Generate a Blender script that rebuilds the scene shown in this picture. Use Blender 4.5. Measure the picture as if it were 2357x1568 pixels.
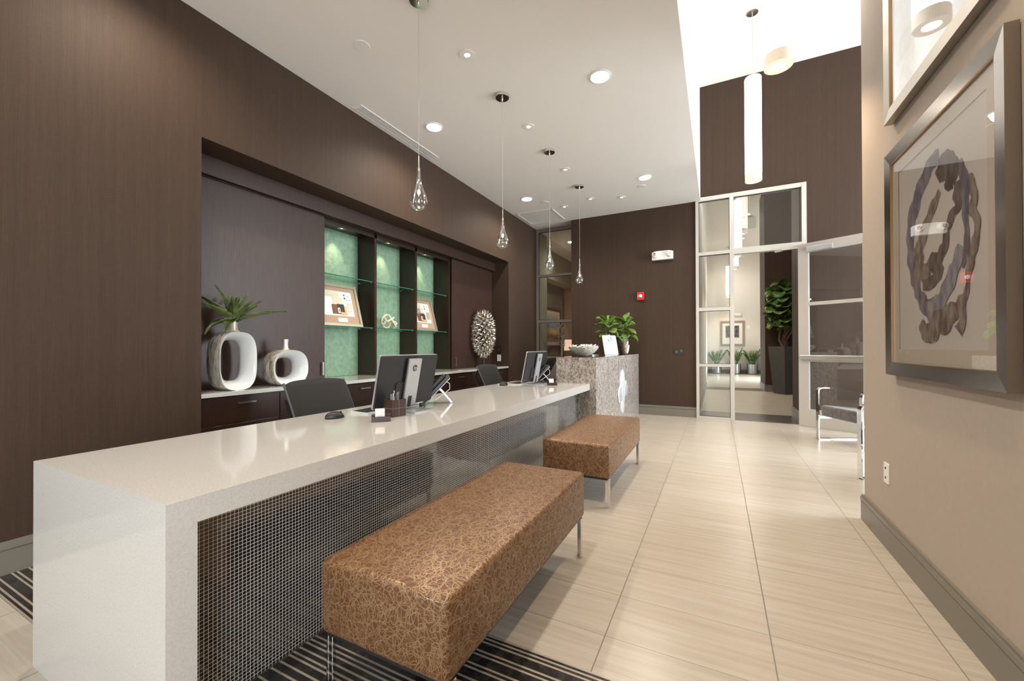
import bpy, bmesh, math, random
from mathutils import Vector, Matrix
S = bpy.context.scene
for o in list(bpy.data.objects): bpy.data.objects.remove(o)
random.seed(7)
PI = math.pi
C = S.collection

# ------------------------------------------------------------------ camera
YAW, PITCH, ROLL, FPX, SHY = 0.46609481, 0.00583824, -0.00316493, 939.324, 10.983
cam = bpy.data.cameras.new('camera')
cam.sensor_width = 36; cam.lens = FPX/2357*36; cam.shift_y = SHY/2357; cam.clip_start = .05; cam.clip_end = 200
co = bpy.data.objects.new('camera', cam); C.objects.link(co)
fw = Vector((-math.sin(YAW)*math.cos(PITCH), math.cos(YAW)*math.cos(PITCH), math.sin(PITCH)))
rt = Vector((math.cos(YAW), math.sin(YAW), 0)); up = rt.cross(fw)
r2 = rt*math.cos(ROLL)+up*math.sin(ROLL); u2 = up*math.cos(ROLL)-rt*math.sin(ROLL)
co.matrix_world = Matrix(((r2.x, u2.x, -fw.x, 0), (r2.y, u2.y, -fw.y, 0), (r2.z, u2.z, -fw.z, 1.18), (0, 0, 0, 1)))
S.camera = co
# ------------------------------------------------------------------ world, exposure
S.view_settings.view_transform = 'Standard'
try: S.view_settings.look = 'None'
except Exception: pass
S.view_settings.gamma = 1; S.view_settings.use_curve_mapping = False
S.view_settings.exposure = 0.54
try:
    S.cycles.use_denoising = True
    S.cycles.max_bounces = 10; S.cycles.diffuse_bounces = 5; S.cycles.glossy_bounces = 4; S.cycles.transparent_max_bounces = 24
    S.cycles.sample_clamp_indirect = 6
    S.cycles.caustics_reflective = False; S.cycles.caustics_refractive = False
except Exception: pass
W = bpy.data.worlds.new('daylight'); S.world = W; W.use_nodes = True
bgn = W.node_tree.nodes['Background']; bgn.inputs[0].default_value = (.88, .94, 1, 1); bgn.inputs[1].default_value = 14

def lamp(kind, loc, power, color=(1, .86, .70), size=.05, rot=None, spot=1.6, blend=.6, parent=None, sizey=None, portal=False):
    l = bpy.data.lights.new('light', kind); l.energy = power; l.color = color
    if kind == 'SPOT': l.spot_size = spot; l.spot_blend = blend; l.shadow_soft_size = size
    elif kind == 'POINT': l.shadow_soft_size = size
    elif kind == 'AREA':
        l.size = size
        if sizey: l.shape = 'RECTANGLE'; l.size_y = sizey
        if portal: l.cycles.is_portal = True
    o = bpy.data.objects.new('lamp_light', l); C.objects.link(o); o.location = loc
    if rot: o.rotation_euler = rot
    if parent: o.parent = parent
    return o
# daylight enters through window openings: portals only guide sampling of the sky
lamp('AREA', (4.98, 5.6, 2.5), 1, size=4.6, sizey=3.6, rot=(0, PI/2, 0), portal=True)
lamp('AREA', (-2.5, -3.48, 1.5), 1, size=1.1, sizey=1.0, rot=(PI/2, 0, 0), portal=True)
lamp('AREA', (1.98, 17.2, .9), 1, size=1.4, sizey=3.0, rot=(0, PI/2, 0), portal=True)

lamp('AREA', (.93, -2.0, 1.6), 1, size=2.0, sizey=2.0, rot=(0, PI/2, 0), portal=True)

# ------------------------------------------------------------------ helpers
def link(o): C.objects.link(o); return o
def new(name, bm, m, parent=None, smooth=False, kind=None, loc=None, rot=None):
    me = bpy.data.meshes.new(name)
    bmesh.ops.recalc_face_normals(bm, faces=bm.faces[:])
    bm.to_mesh(me); bm.free()
    for mm in (m if isinstance(m, (list, tuple)) else [m]): me.materials.append(mm)
    if smooth:
        me.shade_smooth()
        try: me.set_sharp_from_angle(angle=math.radians(38))
        except Exception: pass
    o = link(bpy.data.objects.new(name, me))
    if parent: o.parent = parent
    if kind: o['kind'] = kind
    if loc is not None: o.location = loc
    if rot is not None: o.rotation_euler = rot
    return o
def tag(o, label, cat, group=None, kind=None):
    o['label'] = label; o['category'] = cat
    if group: o['group'] = group
    if kind: o['kind'] = kind
    return o
def thing(name, label, cat, loc=(0, 0, 0), rotz=0, group=None):
    o = link(bpy.data.objects.new(name, None)); o.location = loc; o.rotation_euler = (0, 0, rotz); o.empty_display_size = .05
    return tag(o, label, cat, group)
def dup(root, loc, rotz=None, label=None, rot=None):
    r = link(root.copy()); r.location = loc
    if rotz is not None: r.rotation_euler = (0, 0, rotz)
    if label: r['label'] = label
    for ch in list(root.children):
        c = link(ch.copy()); c.parent = r
        for g in list(ch.children):
            d = link(g.copy()); d.parent = c
    return r
def B(): return bmesh.new()
def box(bm, x0, x1, y0, y1, z0, z1, bev=0, seg=2, mi=0):
    x0, x1 = sorted((x0, x1)); y0, y1 = sorted((y0, y1)); z0, z1 = sorted((z0, z1))
    r = bmesh.ops.create_cube(bm, size=1)
    vs = r['verts']
    for v in vs: v.co = Vector(((x0+x1)/2+v.co.x*(x1-x0), (y0+y1)/2+v.co.y*(y1-y0), (z0+z1)/2+v.co.z*(z1-z0)))
    fs = list({f for v in vs for f in v.link_faces})
    for f in fs: f.material_index = mi
    if bev:
        es = list({e for v in vs for e in v.link_edges})
        bmesh.ops.bevel(bm, geom=es, offset=bev, segments=seg, affect='EDGES', profile=.5)
    return vs
def xf(bm, vs, M):
    for v in vs: v.co = M @ v.co
def lathe(bm, prof, seg=32, c=(0, 0, 0), cap=True, mi=0, squash=(1, 1)):
    rings = []
    for r, z in prof:
        rings.append([bm.verts.new((c[0]+r*squash[0]*math.cos(2*PI*i/seg), c[1]+r*squash[1]*math.sin(2*PI*i/seg), c[2]+z)) for i in range(seg)])
    for a, b in zip(rings, rings[1:]):
        for i in range(seg):
            f = bm.faces.new((a[i], a[(i+1) % seg], b[(i+1) % seg], b[i])); f.material_index = mi
    if cap:
        for ring, (r, z) in ((rings[0], prof[0]), (rings[-1], prof[-1])):
            if r > 1e-5:
                f = bm.faces.new(ring); f.material_index = mi
    return [v for r in rings for v in r]
def cyl(bm, c, r, h, seg=24, axis='z', mi=0):
    vs = lathe(bm, [(r, 0), (r, h)], seg, mi=mi)
    if axis == 'x': M = Matrix.Translation(c) @ Matrix.Rotation(PI/2, 4, 'Y')
    elif axis == 'y': M = Matrix.Translation(c) @ Matrix.Rotation(-PI/2, 4, 'X')
    else: M = Matrix.Translation(c)
    xf(bm, vs, M); return vs
def tube(bm, pts, r, seg=8, closed=False, mi=0):
    pts = [Vector(p) for p in pts]; n = len(pts); rings = []
    prev = None
    for i, p in enumerate(pts):
        if closed: t = (pts[(i+1) % n]-pts[i-1]).normalized()
        else: t = (pts[min(i+1, n-1)]-pts[max(i-1, 0)]).normalized()
        if prev is None:
            a = Vector((0, 0, 1)) if abs(t.z) < .9 else Vector((1, 0, 0)); nn = t.cross(a).normalized()
        else: nn = (prev-t*prev.dot(t)).normalized()
        prev = nn; bb = t.cross(nn); rr = r[i] if isinstance(r, (list, tuple)) else r
        rings.append([bm.verts.new(p+nn*rr*math.cos(2*PI*k/seg)+bb*rr*math.sin(2*PI*k/seg)) for k in range(seg)])
    m = n if closed else n-1
    for i in range(m):
        a, b = rings[i], rings[(i+1) % n]
        for k in range(seg):
            f = bm.faces.new((a[k], a[(k+1) % seg], b[(k+1) % seg], b[k])); f.material_index = mi
    if not closed: bm.faces.new(rings[0]); bm.faces.new(rings[-1])
def bar(bm, pts, w, t, wdir, closed=False):
    """flat bar swept along pts; wdir: constant width direction; t: thickness in the plane of the path"""
    pts = [Vector(p) for p in pts]; n = len(pts); wd = Vector(wdir).normalized(); rings = []
    for i, p in enumerate(pts):
        if closed: tg = (pts[(i+1) % n]-pts[i-1]).normalized()
        else: tg = (pts[min(i+1, n-1)]-pts[max(i-1, 0)]).normalized()
        nn = tg.cross(wd).normalized()
        rings.append([bm.verts.new(p+wd*a*w/2+nn*b*t/2) for a, b in ((1, 1), (1, -1), (-1, -1), (-1, 1))])
    m = n if closed else n-1
    for i in range(m):
        a, b = rings[i], rings[(i+1) % n]
        for k in range(4): bm.faces.new((a[k], a[(k+1) % 4], b[(k+1) % 4], b[k]))
    if not closed: bm.faces.new(rings[0]); bm.faces.new(rings[-1])
def prism(bm, poly, h, M=None, mi=0):
    """extrude xy polygon from z=0 to z=h, then transform"""
    a = [bm.verts.new((x, y, 0)) for x, y in poly]; b = [bm.verts.new((x, y, h)) for x, y in poly]
    fs = [bm.faces.new(a), bm.faces.new(b)]
    n = len(poly)
    for i in range(n): fs.append(bm.faces.new((a[i], a[(i+1) % n], b[(i+1) % n], b[i])))
    for f in fs: f.material_index = mi
    if M: xf(bm, a+b, M)
    return a+b
def rrect(w, h, r, seg=5):
    o = []
    for cx, cy, a0 in ((w/2-r, h/2-r, 0), (-w/2+r, h/2-r, 90), (-w/2+r, -h/2+r, 180), (w/2-r, -h/2+r, 270)):
        for k in range(seg+1):
            a = math.radians(a0+90*k/seg); o.append((cx+r*math.cos(a), cy+r*math.sin(a)))
    return o
def T(x, y, z): return Matrix.Translation((x, y, z))
def Rz(a): return Matrix.Rotation(a, 4, 'Z')
def Rx(a): return Matrix.Rotation(a, 4, 'X')
def Ry(a): return Matrix.Rotation(a, 4, 'Y')
# faces of upright plates: local xy -> plane facing +X (x->Y, y->Z), extruded along +X
FX = Matrix(((0, 0, 1, 0), (1, 0, 0, 0), (0, 1, 0, 0), (0, 0, 0, 1)))
FNX = Matrix(((0, 0, -1, 0), (1, 0, 0, 0), (0, 1, 0, 0), (0, 0, 0, 1)))
FNY = Matrix(((1, 0, 0, 0), (0, 0, -1, 0), (0, 1, 0, 0), (0, 0, 0, 1)))

# ------------------------------------------------------------------ materials
def mat(name, col=(.8, .8, .8), rough=.5, metal=0, spec=.5, emit=None, es=0, coat=0, sheen=0):
    m = bpy.data.materials.new(name); m.use_nodes = True
    p = m.node_tree.nodes['Principled BSDF']
    p.inputs['Base Color'].default_value = (*col, 1); p.inputs['Roughness'].default_value = rough
    p.inputs['Metallic'].default_value = metal; p.inputs['Specular IOR Level'].default_value = spec
    p.inputs['Coat Weight'].default_value = coat; p.inputs['Coat Roughness'].default_value = .08
    p.inputs['Sheen Weight'].default_value = sheen
    if emit: p.inputs['Emission Color'].default_value = (*emit, 1); p.inputs['Emission Strength'].default_value = es
    return m
class N:
    def __init__(s, m): s.t = m.node_tree; s.p = s.t.nodes['Principled BSDF']
    def n(s, ty, **k):
        x = s.t.nodes.new(ty)
        for a, b in k.items(): setattr(x, a, b)
        return x
    def l(s, a, b): s.t.links.new(a, b)
    def inp(s, sock, v):
        if isinstance(v, (int, float)): sock.default_value = v
        elif isinstance(v, tuple): sock.default_value = (*v, 1) if len(v) == 3 and len(sock.default_value) == 4 else v
        else: s.l(v, sock)
    def co(s, scale=(1, 1, 1), loc=(0, 0, 0), src='Object'):
        tc = s.n('ShaderNodeTexCoord'); mp = s.n('ShaderNodeMapping')
        s.l(tc.outputs[src], mp.inputs[0]); mp.inputs['Scale'].default_value = scale; mp.inputs['Location'].default_value = loc
        return mp.outputs[0]
    def math(s, op, a, b=0, c=0):
        x = s.n('ShaderNodeMath', operation=op); s.inp(x.inputs[0], a); s.inp(x.inputs[1], b)
        if op in ('MULTIPLY_ADD', 'COMPARE'): s.inp(x.inputs[2], c)
        return x.outputs[0]
    def mix(s, f, a, b):
        x = s.n('ShaderNodeMix', data_type='RGBA'); s.inp(x.inputs[0], f); s.inp(x.inputs[6], a); s.inp(x.inputs[7], b); return x.outputs[2]
    def noise(s, vec, scale=5, detail=3, rough=.5, dist=0):
        x = s.n('ShaderNodeTexNoise'); s.l(vec, x.inputs['Vector']); x.inputs['Scale'].default_value = scale
        x.inputs['Detail'].default_value = detail; x.inputs['Roughness'].default_value = rough; x.inputs['Distortion'].default_value = dist
        return x.outputs[0]
    def ramp(s, f, *st, interp='LINEAR'):
        x = s.n('ShaderNodeValToRGB'); s.l(f, x.inputs[0]); e = x.color_ramp; e.interpolation = interp
        while len(e.elements) < len(st): e.elements.new(.5)
        for el, (p, c) in zip(e.elements, st): el.position = p; el.color = (*c, 1) if isinstance(c, tuple) else (c, c, c, 1)
        return x.outputs[0]
    def vor(s, vec, scale, feature='F1', rnd=1, out=0):
        x = s.n('ShaderNodeTexVoronoi', feature=feature); s.l(vec, x.inputs['Vector']); x.inputs['Scale'].default_value = scale
        x.inputs['Randomness'].default_value = rnd; return x.outputs[out]
    def bump(s, h, st=.2, d=.01):
        x = s.n('ShaderNodeBump'); s.l(h, x.inputs['Height']); x.inputs['Strength'].default_value = st; x.inputs['Distance'].default_value = d
        s.l(x.outputs[0], s.p.inputs['Normal'])
    def base(s, c): s.l(c, s.p.inputs['Base Color'])
    def rough(s, c): s.l(c, s.p.inputs['Roughness'])
def noisy(name, c1, c2, scale=(1, 1, 1), sc=5, rough=.5, detail=4, bump=0, lo=.35, hi=.65, **k):
    m = mat(name, c1, rough, **k); n = N(m); f = n.noise(n.co(scale), sc, detail)
    n.base(n.ramp(f, (lo, c1), (hi, c2)))
    if bump: n.bump(f, bump, .003)
    return m

def brown_wall(name, k=1.0):
    m = mat(name, rough=.62, spec=.22); n = N(m)
    a = n.noise(n.co((420, 420, 5)), 1, 2, .6); b = n.noise(n.co((30, 30, .35), (3, 1, 0)), 1, 3); c = n.noise(n.co((60, 60, 160)), 1, 2)
    f = n.math('ADD', n.math('MULTIPLY', a, .5), n.math('ADD', n.math('MULTIPLY', b, .28), n.math('MULTIPLY', c, .22)))
    n.base(n.ramp(f, (.32, (.042*k, .0245*k, .0165*k)), (.5, (.053*k, .032*k, .0215*k)), (.68, (.067*k, .041*k, .028*k))))
    n.bump(a, .12, .002); return m
M_brown = brown_wall('brown grasscloth wallcovering')
def dark_wood(name, k=1., rough=.3):
    m = mat(name, rough=rough, spec=.45); n = N(m)
    a = n.noise(n.co((210, 210, 5)), 1, 4, .6)
    n.base(n.ramp(a, (.3, (.018*k, .009*k, .0065*k)), (.7, (.040*k, .019*k, .013*k)))); return m
M_dwood = dark_wood('espresso wood'); M_dwood2 = dark_wood('espresso door veneer', 1.35, .42)
M_dbox = dark_wood('espresso leather box', 1.7, .35)
M_ceil = mat('white ceiling paint', (.82, .785, .75), .9, spec=.2)
M_white = mat('white paint', (.80, .78, .74), .6, spec=.3)
M_wht = mat('white plastic', (.82, .81, .78), .35)
M_beige = noisy('beige wall paint', (.425, .36, .305), (.44, .375, .32), sc=40, rough=.75, spec=.3)
M_bisque = noisy('pale wall paint', (.70, .675, .63), (.72, .695, .65), sc=30, rough=.8, spec=.2)
M_base = mat('greige baseboard paint', (.19, .172, .145), .35)
M_alu = mat('painted storefront metal', (.56, .53, .49), .38, metal=.15)
M_alud = mat('bronze window frame metal', (.22, .19, .165), .4, metal=.2)
M_gask = mat('black rubber gasket', (.02, .02, .02), .6)
M_chrome = mat('chrome', (.80, .80, .80), .07, metal=1)
M_satin = mat('satin nickel', (.66, .63, .58), .28, metal=1)
M_silver = mat('silver plastic', (.56, .57, .60), .32, metal=.6)
M_black = mat('black plastic', (.018, .018, .019), .42)
M_grey = mat('grey plastic', (.07, .07, .075), .4)
M_fab = noisy('black mesh fabric', (.016, .015, .014), (.026, .024, .022), sc=700, rough=.9)
M_paper = mat('white card', (.74, .735, .72), .5)
M_ink = mat('grey print', (.45, .47, .49), .6)
M_red = mat('red plastic', (.55, .015, .02), .35)
M_green = noisy('green leaf', (.035, .085, .012), (.085, .17, .025), sc=14, rough=.35)
M_green2 = noisy('bright green leaf', (.075, .15, .02), (.17, .29, .05), sc=25, rough=.35)
M_zz = noisy('deep green leaf', (.025, .10, .015), (.09, .24, .03), sc=20, rough=.3)
M_agave = noisy('olive agave leaf', (.04, .062, .018), (.125, .15, .05), (1, 1, 1), 12, rough=.4)
M_bark = noisy('tan bark', (.16, .09, .06), (.30, .19, .13), (8, 8, 2), 3, rough=.8)
M_soil = mat('pale pebbles', (.45, .38, .28), .9)
M_pot = noisy('charcoal planter', (.050, .050, .050), (.085, .085, .083), sc=60, rough=.6, detail=6)
M_steel = mat('brushed steel pot', (.42, .42, .43), .25, metal=1)
M_bulb = mat('glowing bulb', (1, .9, .7), .4, emit=(1, .72, .42), es=160)
M_dl = mat('glowing lens', (1, 1, 1), .5, emit=(1, .93, .82), es=14)
M_tubeE = mat('glowing acrylic tube', (1, .98, .95), .4, emit=(1, .90, .78), es=4.2)
M_gimb = mat('lit lamp reflector', (1, .9, .8), .4, emit=(1, .80, .58), es=3.0)

def quartz():
    m = mat('white quartz', rough=.07, spec=.5); n = N(m); v = n.co()
    a = n.noise(v, 160, 2); b = n.ramp(n.vor(v, 34), (.0, 1.0), (.42, 0.0))
    c = n.ramp(n.noise(v, 9, 3), (.5, 0.0), (.7, .7))
    col = n.ramp(a, (.35, (.49, .472, .452)), (.6, (.545, .527, .507)))
    n.base(n.mix(n.math('MULTIPLY', n.math('MULTIPLY', b, c), .6), col, (.43, .415, .40))); return m
M_quartz = quartz()
def granite(name='grey granite', sc=(1, 1, 1)):
    m = mat(name, rough=.16); n = N(m); v = n.co(sc)
    a = n.noise(v, 60, 5, .7, 1.0); b = n.noise(v, 32, 4, .65, .8); c = n.noise(v, 90, 3, .6)
    col = n.ramp(b, (.40, (.30, .25, .22)), (.56, (.50, .475, .45)))
    col = n.mix(n.ramp(a, (.50, 0.0), (.59, .9)), col, (.13, .10, .085))
    col = n.mix(n.ramp(c, (.60, 0.0), (.70, .5)), col, (.66, .66, .66))
    n.base(col); return m
M_granite = granite(sc=(1, 1, .55))
M_gtop = mat('polished dark stone top', (.06, .05, .045), .08)

def tile_mat():
    m = mat('striated porcelain floor tile', rough=.2, spec=.45); n = N(m)
    tc = n.n('ShaderNodeTexCoord'); sp = n.n('ShaderNodeSeparateXYZ'); n.l(tc.outputs['Object'], sp.inputs[0])
    u = n.math('DIVIDE', n.math('ADD', sp.outputs[0], .417+60.3), .603); v = n.math('DIVIDE', n.math('ADD', sp.outputs[1], -1.667+30.15), .3015)
    iu, iv = n.math('FLOOR', u), n.math('FLOOR', v); fu, fv = n.math('FRACT', u), n.math('FRACT', v)
    gu = n.math('LESS_THAN', n.math('ABSOLUTE', n.math('SUBTRACT', fu, .5)), .5-.0024/.603)
    gv = n.math('LESS_THAN', n.math('ABSOLUTE', n.math('SUBTRACT', fv, .5)), .5-.0014/.3015)
    til = n.math('MULTIPLY', gu, gv)
    cb = n.n('ShaderNodeCombineXYZ'); n.l(iu, cb.inputs[0]); n.l(iv, cb.inputs[1])
    wn = n.n('ShaderNodeTexWhiteNoise'); n.l(cb.outputs[0], wn.inputs['Vector'])
    cv = n.n('ShaderNodeCombineXYZ')
    n.l(n.math('ADD', n.math('MULTIPLY', sp.outputs[0], 1.5), n.math('MULTIPLY', wn.outputs[0], 17)), cv.inputs[0])
    n.l(n.math('ADD', n.math('MULTIPLY', sp.outputs[1], 34), n.math('MULTIPLY', wn.outputs[0], 51)), cv.inputs[1])
    a = n.noise(cv.outputs[0], 1, 6, .62, .35)
    cv2 = n.n('ShaderNodeCombineXYZ')
    n.l(n.math('ADD', n.math('MULTIPLY', sp.outputs[0], 5), n.math('MULTIPLY', wn.outputs[0], 9)), cv2.inputs[0]); n.l(n.math('MULTIPLY', sp.outputs[1], 190), cv2.inputs[1])
    b = n.noise(cv2.outputs[0], 1, 3, .6)
    f = n.math('ADD', n.math('MULTIPLY', a, .75), n.math('MULTIPLY', b, .25))
    col = n.ramp(f, (.28, (.40, .35, .295)), (.46, (.455, .405, .345)), (.56, (.485, .44, .38)), (.72, (.53, .485, .43)))
    col = n.mix(n.math('MULTIPLY', wn.outputs[0], .16), col, (.40, .34, .27))
    n.base(n.mix(til, (.20, .175, .15), col))
    n.rough(n.math('ADD', .27, n.math('MULTIPLY', n.math('SUBTRACT', 1, til), .5))); return m
M_tile = tile_mat()
def mosaic():
    m = mat('dark glass mosaic', rough=.1); n = N(m)
    tc = n.n('ShaderNodeTexCoord'); sp = n.n('ShaderNodeSeparateXYZ'); n.l(tc.outputs['Object'], sp.inputs[0])
    P_ = .0133
    u = n.math('DIVIDE', n.math('ADD', sp.outputs[1], 1), P_); v = n.math('DIVIDE', n.math('ADD', sp.outputs[2], 1), .0127)
    def inside(x, w): return n.math('LESS_THAN', n.math('ABSOLUTE', n.math('SUBTRACT', n.math('FRACT', x), .5)), .5-w)
    til = n.math('MULTIPLY', inside(u, .07), inside(v, .075))
    cb = n.n('ShaderNodeCombineXYZ'); n.l(n.math('FLOOR', u), cb.inputs[0]); n.l(n.math('FLOOR', v), cb.inputs[1])
    wn = n.n('ShaderNodeTexWhiteNoise'); n.l(cb.outputs[0], wn.inputs['Vector'])
    tcol = n.mix(n.math('MULTIPLY', wn.outputs[0], .5), (.012, .009, .007), (.035, .025, .02))
    n.base(n.mix(til, (.66, .65, .63), tcol))
    n.rough(n.math('ADD', .10, n.math('MULTIPLY', n.math('SUBTRACT', 1, til), .3)))
    n.p.inputs['Specular IOR Level'].default_value = 1.0; n.p.inputs['Coat Weight'].default_value = .7; n.p.inputs['Coat Roughness'].default_value = .04; n.p.inputs['Coat IOR'].default_value = 1.6
    # every little tile sits at its own slight tilt
    nm = n.n('ShaderNodeVectorMath', operation='MULTIPLY_ADD'); n.l(wn.outputs[1], nm.inputs[0]); nm.inputs[1].default_value = (.03, .03, .03); 
    gm = n.n('ShaderNodeNewGeometry'); ad = n.n('ShaderNodeVectorMath', operation='ADD'); n.l(gm.outputs['Normal'], nm.inputs[2])
    n.l(nm.outputs[0], ad.inputs[0]); ad.inputs[1].default_value = (-.015, -.015, -.015)
    nn = n.n('ShaderNodeVectorMath', operation='NORMALIZE'); n.l(ad.outputs[0], nn.inputs[0]); n.l(nn.outputs[0], n.p.inputs['Normal'])
    return m
M_mosaic = mosaic()
def scribble():
    """looping line pattern drawn in the fabric's own unfolded coordinates (UV in metres)"""
    m = mat('copper fabric with looping gold line pattern', rough=.42, spec=.5); n = N(m); tot = None
    tc = n.n('ShaderNodeTexCoord'); ns = n.n('ShaderNodeTexNoise'); n.l(tc.outputs['UV'], ns.inputs['Vector']); ns.inputs['Scale'].default_value = 16; ns.inputs['Detail'].default_value = 1
    d = n.n('ShaderNodeVectorMath', operation='MULTIPLY_ADD'); n.l(ns.outputs['Color'], d.inputs[0]); d.inputs[1].default_value = (.035, .035, 0); n.l(tc.outputs['UV'], d.inputs[2])
    for i, (sc, r) in enumerate(((13, .40), (17, .30), (10, .52), (21, .42), (12, .24), (15, .55), (19, .18), (11, .33), (14, .46), (23, .36), (9, .42), (16, .48))):
        mp = n.n('ShaderNodeMapping'); n.l(d.outputs[0], mp.inputs[0]); mp.inputs['Location'].default_value = (i*.377, i*.713, 0); mp.inputs['Rotation'].default_value = (0, 0, i*.5)
        mp.inputs['Scale'].default_value = (1, .72 if i % 3 else 1.2, 1)
        x = n.n('ShaderNodeTexVoronoi', voronoi_dimensions='2D'); n.l(mp.outputs[0], x.inputs['Vector']); x.inputs['Scale'].default_value = sc
        q = n.math('LESS_THAN', n.math('ABSOLUTE', n.math('SUBTRACT', x.outputs[0], r)), .00085*sc)
        tot = q if tot is None else n.math('MAXIMUM', tot, q)
    n.base(n.mix(tot, (.115, .044, .014), (.31, .20, .11)))
    n.rough(n.math('SUBTRACT', .45, n.math('MULTIPLY', tot, .12)))
    n.l(n.math('MULTIPLY', tot, .3), n.p.inputs['Metallic']); n.bump(tot, .15, .0015); return m
M_scrib = scribble()
def green_panel():
    m = mat('pale green textured wallcovering', rough=.45); n = N(m); v = n.co()
    a = n.noise(v, 130, 4, .7); b = n.noise(v, 18, 3)
    col = n.ramp(n.math('ADD', n.math('MULTIPLY', a, .75), n.math('MULTIPLY', b, .25)), (.38, (.13, .25, .16)), (.5, (.22, .36, .24)), (.62, (.38, .50, .34)))
    n.base(col); n.bump(a, .35, .003); return m
M_greenp = green_panel()
def silver_leaf():
    m = mat('mottled silver leaf glaze', rough=.3, metal=.4); n = N(m); v = n.co((7, 7, 1.6))
    a = n.noise(v, 4, 5, .65); n.base(n.ramp(a, (.38, (.26, .20, .14)), (.48, (.62, .56, .47)), (.62, (.88, .85, .80))))
    n.rough(n.ramp(a, (.3, .5), (.7, .2))); n.bump(a, .35, .006); return m
M_leaf = silver_leaf()
M_glaze = mat('white glossy glaze', (.70, .71, .71), .08)
M_slate = noisy('dark slate strip tile', (.012, .010, .009), (.035, .031, .029), sc=30, rough=.22, detail=6, bump=.6)
M_strip = mat('pale metal inlay', (.42, .36, .30), .35, metal=.3)
M_velvet = noisy('grey velvet', (.045, .04, .042), (.10, .092, .095), sc=20, rough=.8, sheen=.6)
M_grass = noisy('taupe grasscloth', (.12, .105, .085), (.22, .19, .155), (3, 3, 90), 1.5, rough=.85)
def thin_glass(name, tint=(1, 1, 1), rough=.0, k=1.0, pw=5.0, f0=.04):
    """thin pane: clear transmission plus a mirror share that grows towards grazing angles (same from both sides)"""
    m = bpy.data.materials.new(name); m.use_nodes = True; t = m.node_tree; t.nodes.clear()
    nd = lambda ty: t.nodes.new(ty)
    o = nd('ShaderNodeOutputMaterial'); mx = nd('ShaderNodeMixShader'); tr = nd('ShaderNodeBsdfTransparent'); gl = nd('ShaderNodeBsdfGlossy'); g = nd('ShaderNodeNewGeometry')
    dt = nd('ShaderNodeVectorMath'); dt.operation = 'DOT_PRODUCT'; t.links.new(g.outputs['Normal'], dt.inputs[0]); t.links.new(g.outputs['Incoming'], dt.inputs[1])
    def mt(op, a, b=0, c=0, clamp=False):
        x = nd('ShaderNodeMath'); x.operation = op; x.use_clamp = clamp
        for i, v in enumerate((a, b, c)):
            if isinstance(v, (int, float)): x.inputs[i].default_value = v
            else: t.links.new(v, x.inputs[i])
        return x.outputs[0]
    c = mt('POWER', mt('SUBTRACT', 1, mt('ABSOLUTE', dt.outputs['Value']), clamp=True), pw)
    f = mt('MULTIPLY', mt('MULTIPLY_ADD', c, 1-f0, f0), k, clamp=True)
    tr.inputs[0].default_value = (*tint, 1); gl.inputs['Roughness'].default_value = rough; gl.inputs[0].default_value = (1, 1, 1, 1)
    t.links.new(f, mx.inputs[0]); t.links.new(tr.outputs[0], mx.inputs[1]); t.links.new(gl.outputs[0], mx.inputs[2]); t.links.new(mx.outputs[0], o.inputs[0])
    return m
M_glass = thin_glass('clear glass pane', (.97, .985, .98), k=1.3)
M_pglass = thin_glass('picture glass', (.99, .99, .99), k=1.15)
M_drop = thin_glass('clear blown glass', (.94, .95, .94), k=1.2, pw=3, f0=.06)
M_shelf = thin_glass('green edged shelf glass', (.80, .93, .86), k=1.5)
M_gedge = mat('green glass edge', (.03, .14, .09), .1)
# ================================================================== SETTING
XW, XR, YF, ZC, ZH = -3.34, .89, 7.49, 3.62, 5.52
def struct(name, boxes, m, kind='structure'):
    bm = B()
    for b in boxes: box(bm, *b)
    return new(name, bm, m, kind=kind)
struct('floor', [(-7, 5.2, -3.6, 21, -.1, 0)], M_tile)
def band(name, x0, x1, y0, y1, strips, w=.008):
    bm = B(); box(bm, x0, x1, y0, y1, -.01, .0015)
    for y in strips: box(bm, x0, x1, y-w/2, y+w/2, 0, .0022, mi=1)
    return new(name, bm, [M_slate, M_strip], kind='structure')
for x0, x1 in ((XW, XR),):
    band('trim_1', x0, x1, .645, 1.457, (.649, .667, .693, .74, .759, .80, .835, .87, .905, .95, .985, 1.021, 1.04, 1.066, 1.095, 1.115, 1.137, 1.21, 1.235, 1.28, 1.30, 1.347, 1.367, 1.414, 1.434, 1.453))
band('trim_2', -.27, 1.14, 7.50, 8.36, [7.52+.055*i for i in range(16)], .005)
band('trim_3', -.3, 1.13, 12.68, 13.46, [12.7+.07*i for i in range(11)], .005)
# left wall with the long niche
struct('wall_left', [(XW-.12, XW, -3.6, 1.63, 0, ZC), (XW-.12, XW, 1.63, 6.51, 2.72, ZC), (XW-.12, XW, 6.51, 7.88, 0, ZC),
    (-4.10, XW-.12, 1.51, 1.63, 0, 2.84), (-4.10, XW-.12, 6.51, 6.63, 0, 2.84), (-4.10, XW-.12, 1.51, 6.63, 2.72, 2.84), (-4.12, -4.02, 1.51, 6.63, 0, 2.84)], M_brown)
struct('wall_far', [(-2.49, -.315, YF, 7.79, 0, ZC), (-.315, 5.0, YF, 7.60, 3.665, ZH), (1.21, 5.0, YF, 7.60, 0, 3.665), (-.5, -.315, YF, 7.79, ZC, ZH)], M_brown)
struct('ceiling', [(XW-.12, -.24, -3.6, YF, ZC, ZC+.1), (XW-.12, -2.49, YF, 7.80, ZC, ZC+.1), (-.30, -.24, -3.6, YF, ZC+.1, ZH)], M_ceil)
struct('ceiling.001', [(-.30, 5.0, -3.6, 7.60, ZH, ZH+.1)], M_ceil)
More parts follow.
